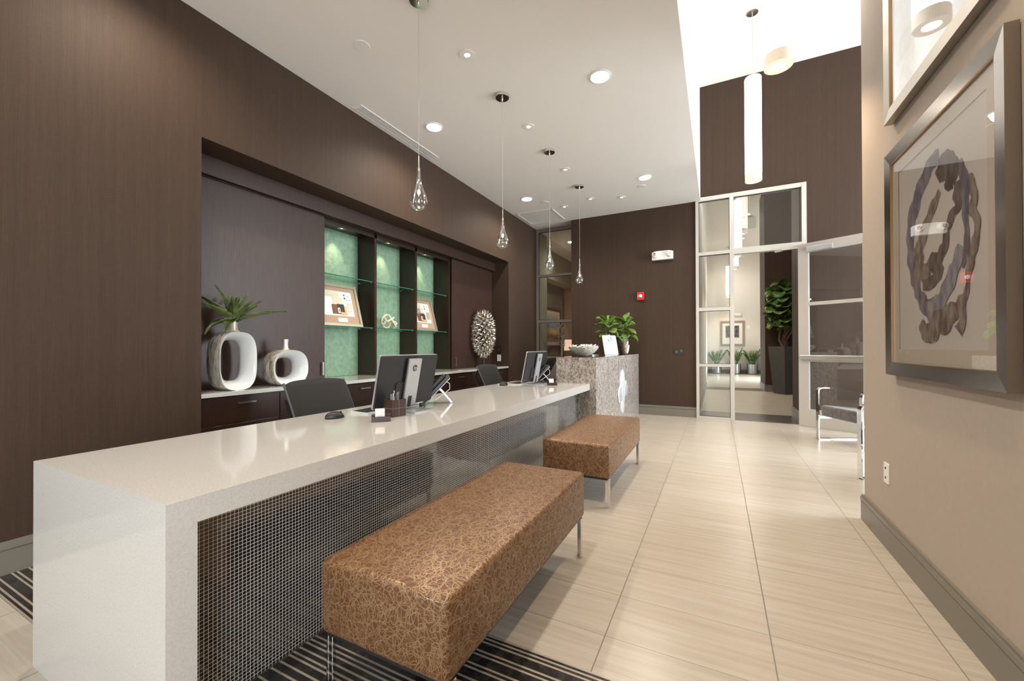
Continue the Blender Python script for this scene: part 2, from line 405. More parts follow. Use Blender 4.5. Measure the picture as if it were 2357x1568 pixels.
struct('wall_right', [(XR, XR+.16, -3.6, -3.0, 0, ZH), (XR, XR+.16, -1.0, 3.56, 0, ZH), (XR, XR+.16, -3.0, -1.0, 0, .6), (XR, XR+.16, -3.0, -1.0, 2.6, ZH), (XR+.16, 5.0, 3.40, 3.56, 0, ZH)], M_beige)
# lounge window wall (daylight) and its frame
def win_wall(name, wn, x, y0, y1, z0, z1, ys, H, m, th=.16, left=False):
    """wall in plane X=x with one opening y0..y1; frame bars at ys"""
    bm = B(); a, b = H
    for q in ((x, x+th, a, y0, 0, b), (x, x+th, y1, H[2], 0, b), (x, x+th, y0, y1, 0, z0), (x, x+th, y0, y1, z1, b)): box(bm, *q)
    new(name, bm, m, kind='structure')
win_specs = []
bm = B()
for q in ((5.0, 5.16, 3.4, 3.8, 0, ZH), (5.0, 5.16, 7.3, YF+.5, 0, ZH), (5.0, 5.16, 3.8, 7.3, 0, .15), (5.0, 5.16, 3.8, 7.3, 4.1, ZH)): box(bm, *q)
new('wall_lounge', bm, M_bisque, kind='structure')
bm = B()
for y in (3.8, 4.95, 6.12, 7.26): box(bm, 5.03, 5.09, y, y+.05, .15, 4.1)
for z in (.15, 1.0, 2.8, 4.05): box(bm, 5.03, 5.09, 3.8, 7.3, z, z+.05)
o = new('window_1', bm, M_alu, kind='structure'); bm = B(); box(bm, 5.055, 5.061, 3.8, 7.3, .15, 4.1); new('window_pane', bm, M_glass, o)
bm = B()  # unseen side window behind the camera, added so daylight reaches the desk front
for y in (-3.0, -2.02, -1.05): box(bm, XR+.05, XR+.10, y, y+.05, .6, 2.6)
for z in (.6, 2.55): box(bm, XR+.052, XR+.098, -2.95, -1.05, z, z+.05)
o = new('added_window_6', bm, M_alu, kind='structure'); bm = B(); box(bm, XR+.073, XR+.079, -3.0, -1.0, .6, 2.6); new('window_pane', bm, M_glass, o)
# wall behind the camera; its unseen window is added to daylight the desk end
bm = B()
for q in ((-3.46, -3.05, -3.66, -3.5, 0, ZH), (-1.95, 1.3, -3.66, -3.5, 0, ZH), (-3.05, -1.95, -3.66, -3.5, 0, 1.0), (-3.05, -1.95, -3.66, -3.5, 2.0, ZH)): box(bm, *q)
new('wall_back', bm, M_bisque, kind='structure')
bm = B()
for x in (-3.05, -2.0): box(bm, x, x+.05, -3.6, -3.54, 1.0, 2.0)
for z in (1.0, 1.95): box(bm, -3.05, -1.95, -3.6, -3.54, z, z+.05)
o = new('added_window_2', bm, M_alu, kind='structure'); bm = B(); box(bm, -3.05, -1.95, -3.573, -3.567, 1.0, 2.0); new('window_pane', bm, M_glass, o)

def baseboard(name, segs):
    """segs: (x,y)->(x,y) at wall face, with outward normal (nx,ny)"""
    bm = B()
    for x0, y0, x1, y1, nx, ny in segs:
        for d, z0, z1 in ((.017, 0, .128), (.020, .134, .158), (.012, .158, .172), (.012, .128, .134)):
            if nx: box(bm, x0, x0+nx*d, min(y0, y1), max(y0, y1), z0, z1)
            else: box(bm, min(x0, x1), max(x0, x1), y0, y0+ny*d, z0, z1)
    return new(name, bm, M_base, kind='structure')
baseboard('baseboard_left', [(XW, -3.5, XW, 1.62, 1, 0), (XW, 6.53, XW, 7.79, 1, 0)])
baseboard('baseboard_far', [(-1.245, YF, -.315, YF, 0, -1), (1.215, YF, 5, YF, 0, -1)])
baseboard('baseboard_right', [(XR, -3.5, XR, 3.58, -1, 0)])
baseboard('baseboard_passage', [(1.14, 7.56, 1.14, 8.34, -1, 0)])

# storefront: sidelight, transom, door opening
def glazed(name, bars, panes, m, mg=M_gask, g=.006):
    bm = B()
    for b in bars: box(bm, *b, mi=0)
    for (x0, x1, z0, z1, y) in panes:   # black gasket line round each pane
        for q in ((x0, x0+g, z0, z1), (x1-g, x1, z0, z1), (x0, x1, z0, z0+g), (x0, x1, z1-g, z1)): box(bm, q[0], q[1], y-.012, y+.012, q[2], q[3], mi=1)
    o = new(name, bm, [m, mg], kind='structure')
    for (x0, x1, z0, z1, y) in panes:
        bm = B(); box(bm, x0, x1, y-.003, y+.003, z0, z1); new('window_pane', bm, M_glass, o)
    return o
y0, y1 = 7.46, 7.56; ym = 7.505
bars = [(-.315, -.268, y0-.002, y1+.002, 0, 3.664), (.186, .246, y0-.002, y1+.002, 0, 3.664), (1.148, 1.21, y0-.002, y1+.002, 0, 3.664), (-.315, 1.21, y0, y1, 3.60, 3.665),
        (.246, 1.148, y0, y1, 2.675, 2.768), (-.268, .186, y0, y1, 2.697, 2.75), (-.268, .186, y0, y1, 1.776, 1.832), (-.268, .186, y0, y1, .855, .902), (-.268, .186, y0, y1, 0, .035)]
panes = [(-.268, .186, .035, .855, ym), (-.268, .186, .902, 1.776, ym), (-.268, .186, 1.832, 2.697, ym), (-.268, .186, 2.75, 3.60, ym), (.246, 1.148, 2.768, 3.60, ym)]
glazed('window_3', bars, panes, M_alu)
# open glass door, hinged on the right jamb, local x along the leaf from the hinge
DA = math.atan2(-.491, .871)
d = link(bpy.data.objects.new('door_1', None)); d['kind'] = 'structure'; d.location = (1.10, 7.437, 0); d.rotation_euler = (0, 0, DA)
bm = B(); Wd = .90
for q in ((0, .135, 0, 2.715), (Wd-.135, Wd, 0, 2.715), (.135, Wd-.135, 0, .255), (.135, Wd-.135, 2.575, 2.715), (.135, Wd-.135, 1.788, 1.838), (.135, Wd-.135, .96, 1.01)): box(bm, q[0], q[1], -.022, .022, q[2], q[3], .002, 1)
new('door_frame', bm, M_alu, d)
bm = B(); box(bm, .135, Wd-.135, -.004, .004, .255, 2.575); new('door_pane', bm, M_glass, d)
bm = B(); box(bm, .03, .87, -.062, -.040, .99, 1.055, .006, 2); box(bm, .03, .09, -.045, -.02, 1.0, 1.045); box(bm, .82, .87, -.045, -.02, 1.0, 1.045); new('push_bar', bm, M_satin, d)
bm = B(); box(bm, .125, .45, -.075, -.02, 2.575, 2.648, .006, 2); new('door_closer', bm, M_silver, d)
bm = B(); bar(bm, [(.3, -.05, 2.655), (.02, -.07, 2.66), (-.16, -.16, 2.655), (-.22, -.14, 2.65)], .02, .008, (0, 0, 1)); box(bm, -.26, -.16, -.16, -.12, 2.63, 2.66); new('closer_arm', bm, M_satin, d)

# alcove window in the far left corner and office beyond
xs0, xs1 = XW, -2.49; yA0, yA1 = 7.77, 7.83
bars = [(xs0, xs0+.05, yA0-.002, yA1+.002, .0, ZC-.001), (xs1-.05, xs1+.0, yA0+.022, yA1+.002, .0, ZC-.001)] + [(xs0, xs1, yA0, yA1, a, b) for a, b in ((3.55, ZC), (2.627, 2.67), (1.691, 1.743), (.96, 1.0), (0, .9))]
panes = [(xs0+.05, xs1-.05, a, b, 7.8) for a, b in ((1.0, 1.691), (1.743, 2.627), (2.67, 3.55))]
glazed('window_4', bars, panes, M_alud)
M_putty = noisy('office wall paint', (.34, .32, .25), (.36, .34, .27), sc=20, rough=.8)
M_tan = noisy('office tan wall', (.36, .28, .19), (.39, .30, .21), sc=20, rough=.8)
struct('wall_office', [(XW-.12, XW, 7.86, 8.36, 0, ZC), (-2.60, -2.48, 7.86, 12.7, 0, ZC)], M_putty)
struct('wall_office.001', [(-4.12, -4.0, 8.2, 11.4, 0, ZC), (-4.0, XW-.121, 8.2, 8.3, 0, ZC)], M_grass)
struct('wall_office.002', [(-4.12, -2.5, 11.36, 11.5, 0, ZC)], M_tan)
struct('ceiling.002', [(-4.12, -2.48, 7.83, 11.5, ZC, ZC+.1)], M_ceil)
struct('trim_4', [(-4.0, -3.72, 9.0, 11.36, 2.9, ZC)], M_putty)

# corridor beyond the glass door
struct('wall_passage', [(1.14, 1.30, 7.605, 8.34, 0, 5.5), (1.30, 3.5, 8.30, 8.34, 0, 5.5)], M_brown)
struct('wall_corridor', [(-.40, -.30, 7.79, 12.66, 0, 5.5)], M_bisque)
struct('wall_corridor.001', [(1.13, 3.6, 12.66, 14.0, 0, 5.5)], M_brown)
struct('wall_corridor.002', [(3.5, 3.6, 8.34, 12.66, 0, 5.5)], M_bisque)
struct('wall_corridor.003', [(-.62, -.30, 12.66, 13.50, 0, 5.5)], M_bisque)
bm = B()
for q in ((-.50, -.40, 13.5, 20.9, 0, 5.5), (-.5, 2.1, 20.75, 20.9, 0, 5.5), (1.73, 1.85, 20.2, 20.75, 0, 5.5)): box(bm, *q)
new('wall_corridor.004', bm, M_bisque, kind='structure')
bm = B()
for q in ((2.0, 2.12, 14.0, 15.7, 0, 5.5), (2.0, 2.12, 15.7, 18.7, 0, .2), (2.0, 2.12, 15.7, 18.7, 1.6, 5.5), (2.0, 2.12, 18.7, 20.9, 0, 5.5)): box(bm, *q)
new('wall_corridor.005', bm, M_bisque, kind='structure')
bm = B()
for y in (15.7, 17.2, 18.65): box(bm, 2.03, 2.08, y, y+.05, .2, 1.6)
for z in (.2, 1.55): box(bm, 2.03, 2.08, 15.7, 18.7, z, z+.05)
o = new('window_5', bm, M_alu, kind='structure'); bm = B(); box(bm, 2.052, 2.058, 15.7, 18.7, .2, 1.6); new('window_pane', bm, M_glass, o)
struct('ceiling.003', [(-.7, 3.6, 7.60, 20.9, 5.5, 5.6)], M_ceil)
baseboard('baseboard_corridor', [(-.3, 7.8, -.3, 13.5, 1, 0), (1.13, 12.66, 3.5, 12.66, 0, -1), (1.13, 12.66, 1.13, 14.0, -1, 0), (-.4, 20.75, 1.73, 20.75, 0, -1), (-.4, 13.5, -.4, 20.75, 1, 0)])
def side_door(name, y0, y1, x):
    bm = B(); w = .09
    for q in ((y0, y0+w, 0, 2.5), (y1-w, y1, 0, 2.5), (y0, y1, 2.41, 2.5)): box(bm, x, x+.03, q[0], q[1], q[2], q[3])
    box(bm, x, x+.012, y0+w, y1-w, 0, 2.41, mi=1)
    new(name, bm, [M_white, M_bisque], kind='structure')
side_door('door_2', 14.3, 15.5, -.4); side_door('door_3', 17.0, 18.2, -.4)

# ================================================================== CEILING FIXTURES
def downlight(x, y, z, r, label, g, power, col=(1, .90, .76)):
    t = thing('recessed_light', label, 'light', (x, y, z), 0, g)
    bm = B(); lathe(bm, [(r*1.0, -.001), (r*1.0, -.006), (r*.84, -.010), (r*.80, -.004), (r*.80, .0)], 40, cap=False); new('trim_ring', bm, M_wht, t, True)
    bm = B(); lathe(bm, [(r*.81, -.0035), (.0001, -.0035)], 40, cap=False); new('lens', bm, M_dl, t)
    lamp('SPOT', (x, y, z-.02), power, col, size=r*.7, spot=2.7, blend=.8)
    return t
GL = 'round bright downlights'
downlight(-.93, 3.627, ZC, .098, 'largest bright round downlight nearest the tall bright ceiling slot', GL, 80)
downlight(-2.78, 3.627, ZC, .098, 'bright round downlight between the first and second teardrop pendants near the slot vent', GL, 80)
downlight(-2.78, 6.08, ZC, .098, 'bright round downlight near the square ceiling grille', GL, 80)
downlight(-.92, 6.08, ZC, .098, 'bright round downlight close to the small white cover plate, far right of low ceiling', GL, 80)
for y in (1.18, -1.27): # two more of the same run stand above and behind the photographer
    w = 'just' if y > 0 else 'far'
    downlight(-.93, y, ZC, .098, 'bright round downlight '+w+' behind the photographer on the bright slot side', GL, 80); downlight(-2.78, y, ZC, .098, 'bright round downlight '+w+' behind the photographer on the brown wall side', GL, 80)
def gimbal(x, y, z, label, r=.062, power=9, ring=M_wht, g='small round accent lights', tilt=(0, 0), em=M_gimb):
    t = thing('accent_light', label, 'light', (x, y, z), 0, g)
    bm = B(); lathe(bm, [(r, -.0005), (r, -.006), (r*.42, -.007), (r*.38, -.002)], 32, cap=False); new('trim_ring', bm, ring, t, True)
    bm = B(); lathe(bm, [(r*.40, -.0015), (.0001, -.0015)], 24, cap=False); new('lens', bm, em, t)
    lamp('SPOT', (x, y, z-.012), power, (1, .80, .58), size=.02, spot=1.0, blend=.7, rot=(tilt[0], tilt[1], 0))
    return t
for x, y, lb in ((-1.845, 2.856, 'small round accent light nearest the camera, above the first pendant cord'), (-1.845, 4.094, 'small round accent light between the second and third pendants'),
                 (-1.845, 5.313, 'small round accent light between the third and fourth pendants'), (-1.845, 6.555, 'small round accent light just beyond the fourth pendant canopy'),
                 (-1.374, 6.715, 'small round accent light to the right, close to the far brown wall'), (-2.351, 6.715, 'small round accent light beside the square ceiling grille')):
    gimbal(x, y, ZC, lb, tilt=(.18, 0))
def cover(x, y, z, lb, r=.062):
    bm = B(); lathe(bm, [(r, 0), (r, -.003), (r*.95, -.005), (.0001, -.005)], 32, cap=False)
    tag(new('ceiling_cover', bm, M_wht, loc=(x, y, z)), lb, 'cover plate', 'round white ceiling covers')
cover(-2.547, 2.386, ZC, 'round white cover plate above the slot vent'); cover(-1.014, 6.399, ZC, 'round white cover plate near the far right downlight')
cover(-2.573, 6.366, ZC, 'round white cover plate near the square grille'); 
cover(.10, 6.0, ZH, 'round white cover plate on the tall bright ceiling')
# slot vent
t = thing('slot_vent', 'long white slot air vent along the brown wall ceiling edge', 'vent', (-3.232, 3.60, ZC))
bm = B(); 
for q in ((-.06, .06, -.64, -.61), (-.06, .06, .61, .64), (-.06, -.042, -.61, .61), (.042, .06, -.61, .61), (-.006, .006, -.61, .61)): box(bm, q[0], q[1], q[2], q[3], -.006, 0)
new('frame', bm, M_wht, t)
bm = B(); box(bm, -.042, .042, -.61, .61, -.001, .0005); new('backing', bm, M_black, t)
for x in (-.030, -.018, .018, .030):
    bm = B(); box(bm, x-.0028, x+.0028, -.61, .61, -.005, 0); new('slat', bm, M_wht, t)
# square grille
t = thing('square_grille', 'square white louvred air grille in the far ceiling corner', 'vent', (-2.92, 7.03, ZC))
bm = B(); s = .35
for q in ((-s, s, -s, -s+.03), (-s, s, s-.03, s), (-s, -s+.03, -s, s), (s-.03, s, -s, s)): box(bm, q[0], q[1], q[2], q[3], -.012, 0, .003, 1)
new('frame', bm, M_wht, t)
bm = B(); box(bm, -s+.03, s-.03, -s+.03, s-.03, -.003, 0); new('backing', bm, mat('grille shadow grey', (.30, .28, .26), .8), t)
for i in range(24):
    y = -s+.045+i*(2*s-.09)/23; w = .004 if i % 4 else .008
    bm = B(); box(bm, -s+.03, s-.03, y-w, y+w, -.009, -.003); new('slat', bm, M_wht, t)

# teardrop pendants
def pendant():
    t = thing('teardrop_pendant', 'clear glass teardrop pendant nearest the camera, canopy cut by the top edge', 'pendant light', (-1.845, 2.236, ZC), 0, 'clear glass teardrop pendants over the desk')
    bm = B(); lathe(bm, [(.067, 0), (.067, -.024), (.064, -.027), (.0001, -.027)], 40, cap=False); new('canopy', bm, M_chrome, t, True)
    bm = B(); lathe(bm, [(.008, -.027), (.008, -.05), (.003, -.06)], 12); new('cord_grip', bm, M_chrome, t, True)
    zb = 2.137-ZC
    bm = B(); tube(bm, [(0, 0, -.05), (0.001, 0, -.4), (0, 0, zb+.36)], .0017, 6); new('cord', bm, mat('grey cable', (.42, .40, .37), .5), t, True)
    bm = B(); lathe(bm, [(.0042, zb+.375), (.0042, zb+.295), (.009, zb+.292), (.009, zb+.272), (.0048, zb+.27), (.0048, zb+.135)], 12); new('stem', bm, M_satin, t, True)
    pr = [(.0105, .285), (.011, .26), (.0135, .22), (.021, .18), (.034, .14), (.048, .108), (.0575, .078), (.0605, .055), (.056, .032), (.044, .014), (.026, .003), (.008, 0), (.0001, -.001)]
    pts = []
    for i in range(len(pr)-1):
        for k in range(4):
            f = k/4; pts.append((pr[i][0]*(1-f)+pr[i+1][0]*f, pr[i][1]*(1-f)+pr[i+1][1]*f))
    bm = B(); lathe(bm, [(r, zb+z) for r, z in pr], 40, cap=False)
    o = new('glass_shade', bm, M_drop, t, True); sb = o.modifiers.new('s', 'SUBSURF'); sb.levels = 1; sb.render_levels = 2
    so = o.modifiers.new('t', 'SOLIDIFY'); so.thickness = .004; so.offset = -1
    bm = B(); lathe(bm, [(.0001, zb+.108), (.006, zb+.112), (.0085, zb+.122), (.007, zb+.134), (.0045, zb+.14)], 16, cap=False); new('bulb', bm, M_bulb, t, True)
    return t
p0 = pendant()
for y, lb in ((3.475, 'clear glass teardrop pendant second from the camera'), (4.716, 'clear glass teardrop pendant hanging before the corner window'), (5.943, 'clear glass teardrop pendant farthest from the camera, before the brown wall')):
    dup(p0, (-1.845, y, ZC), 0, lb)
for y in (2.236, 3.475, 4.716, 5.943): lamp('POINT', (-1.845, y, 2.26), 3.5, (1, .70, .42), size=.01)

# long tube pendants
def tube_lamp(x, y, lb, zc=ZH):
    t = thing('tube_pendant', lb, 'pendant light', (x, y, zc), 0, 'long glowing tube pendants')
    bm = B(); lathe(bm, [(.066, 0), (.066, -.01), (.04, -.016), (.0001, -.016)], 32, cap=False); new('canopy', bm, M_satin, t, True)
    top = 4.66-zc; bot = 3.325-zc
    bm = B(); tube(bm, [(0, 0, -.01), (0, 0, top)], .006, 8); new('stem', bm, M_satin, t, True)
    bm = B(); lathe(bm, [(.0001, top+.005), (.09, top+.005), (.096, top-.005), (.096, bot+.09)], 48, cap=False); new('shade', bm, M_tubeE, t, True)
    bm = B(); lathe(bm, [(.096, bot+.09), (.096, bot), (.05, bot), (.046, bot+.006)], 48, cap=False); new('end_ring', bm, mat('cream lamp end', (.8, .72, .6), .5, emit=(1, .85, .66), es=.3), t, True)
    bm = B(); lathe(bm, [(.048, bot+.004), (.0001, bot+.004)], 32, cap=False); new('lens', bm, M_bulb2, t)
    lamp('SPOT', (x, y, zc+bot-.01), 60, (1, .76, .50), size=.04, spot=1.9, blend=.6)
    return t
M_bulb2 = mat('bright lamp lens', (1, .9, .7), .4, emit=(1, .88, .70), es=18)
tube_lamp(.43, 6.115, 'long glowing tube pendant seen whole above the glass door wall')
tube_lamp(.43, 3.70, 'long glowing tube pendant cut by the top edge of the photo')
tube_lamp(.43, 1.28, 'long glowing tube pendant overhead, seen only as a reflection in the upper picture')
for y, lb in ((11.09, 'nearest tube pendant beyond the glass door'), (12.87, 'second tube pendant beyond the glass door'), (19.94, 'farthest tube pendant beyond the glass sidelight')):
    tube_lamp(.44, y, lb, 5.5)
for y, w in ((9.5, 'nearest the door wall'), (15.3, 'deeper down the corridor'), (18.6, 'close to the end wall')):
    downlight(-.02 if y < 10 else .9, y, 5.5, .098, 'recessed ceiling light in the corridor beyond the glass door, '+w, 'corridor ceiling lights', 170 if y < 10 else 120, (1, .95, .88))
# ================================================================== RECEPTION DESK
t = thing('reception_desk', 'long white quartz reception desk with dark mosaic front', 'desk', (-1.8, .56, 0))
def L(x, y, z=0): return (x+1.8, y-.56, z)
bm = B()
prism(bm, [(-.484, .725), (.44, .725), (.44, .688), (.48, .688), (.48, .7612), (.4792, .762), (-.484, .762)], 4.07, T(0, 4.07, 0) @ Rx(PI/2))
for v in bm.verts:
    if v.co.y < .01: v.co.y = .762-v.co.z
new('desk_top', bm, M_quartz, t)
bm = B(); prism(bm, [(0, 0), (.0755, 0), (.0755, .6865), (0, .762)], .964, T(-.484, 0, 0) @ FX); new('end_panel', bm, M_quartz, t)
bm = B(); box(bm, .28, .32, .0755, 4.07, 0, .6875); o = new('mosaic_front', bm, M_mosaic, t)
bm = B(); box(bm, -.45, .28, .0755, 4.07, .62, .7245); box(bm, -.45, -.43, 3.4, 4.07, 0, .62); new('under_frame', bm, M_dwood, t)
bm = B(); box(bm, .3201, .326, .0755, 4.07, 0, .006); new('base_strip', bm, M_satin, t)

# granite counter
t = thing('granite_counter', 'tall grey granite counter block at the end of the white desk', 'counter', (-1.49, 6.05, 0))
bm = B(); box(bm, -.245, .243, -1.42, 1.42, 0, 1.062, .0015, 1); new('counter_body', bm, M_granite, t)
bm = B(); box(bm, -.2445, .2425, -1.4195, 1.4195, 1.0622, 1.0645); new('counter_top', bm, M_gtop, t)
# star emblem on its right face
M_emb = mat('white painted emblem', (.55, .56, .58), .4)
def petal(bm, ang, ln, wd, th, x0=0.0):
    sec = []; n = 16
    for i in range(n+1):
        f = i/n; w = wd*.5*math.sqrt(max(.0, 1-abs(2*(.08+.92*f)-1)**3.0))+.004; sec.append((f*ln, w, th*(1-.5*f)))
    ca, sa = math.cos(ang), math.sin(ang); rings = []
    for u, w, h in sec:
        rings.append([bm.verts.new((x0+x, u*ca-v*sa, u*sa+v*ca)) for v, x in ((-w, 0), (-w*.9, h*.6), (0, h), (w*.9, h*.6), (w, 0))])
    for a, b in zip(rings, rings[1:]):
        for k in range(4): bm.faces.new((a[k], a[k+1], b[k+1], b[k]))
    bm.faces.new(rings[0]); bm.faces.new(rings[-1])
bm = B(); petal(bm, PI/2, .32, .27, .026); petal(bm, -PI/2, .32, .25, .026)
o = new('wall_emblem', bm, M_emb, smooth=True, loc=(-1.2465, 6.07, .535))
tag(o, 'white four petal star emblem mounted on the granite counter side', 'emblem')
for a in (.14, PI+.14):
    bm = B(); petal(bm, a, .33, .235, .022, .004); new('petal', bm, M_emb, o, True)
    for k in range(7):
        f = -.085+.028*k; r0, r1 = .15, .27-abs(f)*.6
        bm = B(); vs = box(bm, .024, .0255, r0, r1, f-.004, f+.004); xf(bm, bm.verts, Rx(a)); new('groove', bm, mat('grey groove', (.33, .34, .37), .6) if k == 0 else bpy.data.materials['grey groove'], o)

# ================================================================== BENCHES
def bench(x, y, ln, lb):
    t = thing('upholstered_bench', lb, 'bench', (x, y, 0), 0, 'copper patterned benches')
    bm = B(); box(bm, -.262, .262, 0, ln, .218, .468, .022, 4)
    for v in bm.verts:   # slightly domed, softly filled top
        if v.co.z > .44:
            fx = 1-(v.co.x/.262)**2; v.co.z += .004*max(0, fx)
    uvl = bm.loops.layers.uv.new('fabric')
    bmesh.ops.recalc_face_normals(bm, faces=bm.faces[:])
    for f in bm.faces:
        nx, ny, nz = f.normal
        for lp in f.loops:
            x_, y_, z_ = lp.vert.co
            if abs(nz) >= max(abs(nx), abs(ny))*.99: uv = (x_, y_)
            elif abs(nx) > abs(ny): uv = (x_+math.copysign(.468-z_, nx), y_)
            else: uv = (x_, y_+math.copysign(.468-z_, ny))
            lp[uvl].uv = (uv[0]+x*3+5, uv[1]+y+5)
    new('seat', bm, M_scrib, t, True)
    bm = B(); box(bm, -.245, .245, .015, ln-.015, .206, .219); new('seat_base', bm, M_black, t)
    for sx in (-1, 1):
        for yy in (.022, ln-.062):
            bm = B(); x0 = sx*.257; box(bm, x0-sx*.010, x0, yy+.0, yy+.032, 0, .217, .001, 1); box(bm, x0-sx*.030, x0-sx*.01, yy if yy < .5 else yy+.03, (yy if yy < .5 else yy+.03)+.010, 0, .217, .001, 1)
            new('leg', bm, M_chrome, t)
    return t
bench(-.945, .945, 1.335, 'copper bench with looping line pattern, larger and nearest the camera')
bench(-.968, 2.965, 1.335, 'copper bench with looping line pattern, farther one beside the granite counter')

# ================================================================== NICHE CABINETRY
# base cabinets with drawers
ws = (6.51-1.63)/8
proto = None
pos = ['at the left end under the tall hollow vase', 'under the round hollow vase', 'behind the nearer task chair', 'behind the nearer monitor', 'to the right of the nearer monitor', 'between the desk phone and the far task chair', 'behind the far task chair', 'at the right end beneath the spiky sculpture']
for i in range(8):
    y = 1.63+ws*i
    if proto is None:
        t = thing('base_cabinet', 'espresso wood base cabinet '+pos[i], 'cabinet', (-3.68, y, 0), 0, 'espresso base cabinets in the niche')
        bm = B(); box(bm, -.32, .30, .001, ws-.001, .09, .815); box(bm, -.32, .24, .001, ws-.001, 0, .09); new('carcass', bm, M_dwood, t)
        for z0, z1 in ((.60, .80), (.35, .595), (.10, .345)):
            bm = B(); box(bm, .3005, .318, .004, ws-.004, z0, z1, .001, 1); dr = new('drawer', bm, M_dwood, t)
            bm = B(); zc = z1-.045; yc = ws/2+.02
            box(bm, .34, .348, yc-.067, yc+.067, zc-.006, zc+.006); box(bm, .318, .34, yc-.062, yc-.052, zc-.004, zc+.004); box(bm, .318, .34, yc+.052, yc+.062, zc-.004, zc+.004)
            new('handle', bm, M_satin, dr)
        proto = t
    else: dup(proto, (-3.68, y, 0), 0, 'espresso wood base cabinet '+pos[i])
bm = B(); box(bm, -4.02, -3.345, 1.632, 6.508, .816, .848, .001, 1)
tag(new('cabinet_worktop', bm, M_quartz), 'long white quartz worktop inside the wall niche', 'worktop')
# display cabinet above
t = thing('display_cabinet', 'espresso display cabinet with green back and glass shelves in the niche', 'cabinet', (-3.9, 2.95, .85))
def bx(name, m, *q, parent=None, bev=0, **k):
    bm = B()
    x0, x1, y0_, y1_, z0, z1 = q
    box(bm, x0+3.9, x1+3.9, y0_-2.95, y1_-2.95, z0-.85, z1-.85, bev)
    return new(name, bm, m, parent or t, **k)
bx('valance', M_dwood2, -3.64, -3.615, 1.631, 6.509, 2.57, 2.719)
bx('cabinet_top', M_dwood, -4.0, -3.66, 1.631, 6.509, 2.565, 2.60)
bx('back_panel', M_greenp, -4.015, -4.0, 2.2, 5.3, .85, 2.6)
bx('side_post', M_dwood, -4.0, -3.72, 2.22, 2.255, .85, 2.564); bx('side_post', M_dwood, -4.0, -3.71, 5.196, 5.235, .85, 2.564)
bx('divider', M_dwood, -4.0, -3.72, 3.678, 3.715, .85, 2.564); bx('divider', M_dwood, -4.0, -3.72, 4.428, 4.467, .85, 2.564); bx('divider', M_dwood, -4.0, -3.72, 2.935, 2.97, .85, 2.564)
bx('light_lip', M_dwood, -3.74, -3.72, 2.256, 5.195, 2.52, 2.566)
for z in (1.985, 1.425):
    for y0_, y1_ in ((2.971, 3.677), (3.716, 4.427), (4.468, 5.195)):
        s = bx('glass_shelf', M_shelf, -3.998, -3.742, y0_+.003, y1_-.003, z-.005, z+.005)
        bx('shelf_edge', M_gedge, -3.742, -3.740, y0_+.003, y1_-.003, z-.0055, z+.0055, parent=s)
        bm = B()
        for yy in (y0_+.008, y1_-.008):
            for xx in (-3.76, -3.97): box(bm, xx+3.9-.006, xx+3.9+.006, yy-.007-2.95, yy+.007-2.95, z-.013-.85, z-.006-.85)
        new('shelf_pin', bm, M_chrome, s)
def sdoor(y0_, y1_, hy):
    s = bx('sliding_door', M_dwood2, -3.71, -3.685, y0_, y1_, .853, 2.585)
    bm = B(); hy -= 2.95; box(bm, .238, .246, hy-.008, hy+.008, .05, .185); box(bm, .215, .238, hy-.006, hy+.006, .055, .065); box(bm, .215, .238, hy-.006, hy+.006, .17, .18); new('handle', bm, M_satin, s)
sdoor(1.633, 2.945, 2.905); sdoor(5.25, 6.506, 5.33)
for y, lb in ((3.314, 'small puck light over the left shelf bay with the larger sample frame'), (4.061, 'small puck light over the middle shelf bay with the knot'), (4.817, 'small puck light over the right shelf bay')):
    gimbal(-3.856, y, 2.563, lb, r=.045, power=9, ring=M_satin, g='puck lights over the shelf bays', tilt=(0, .30))

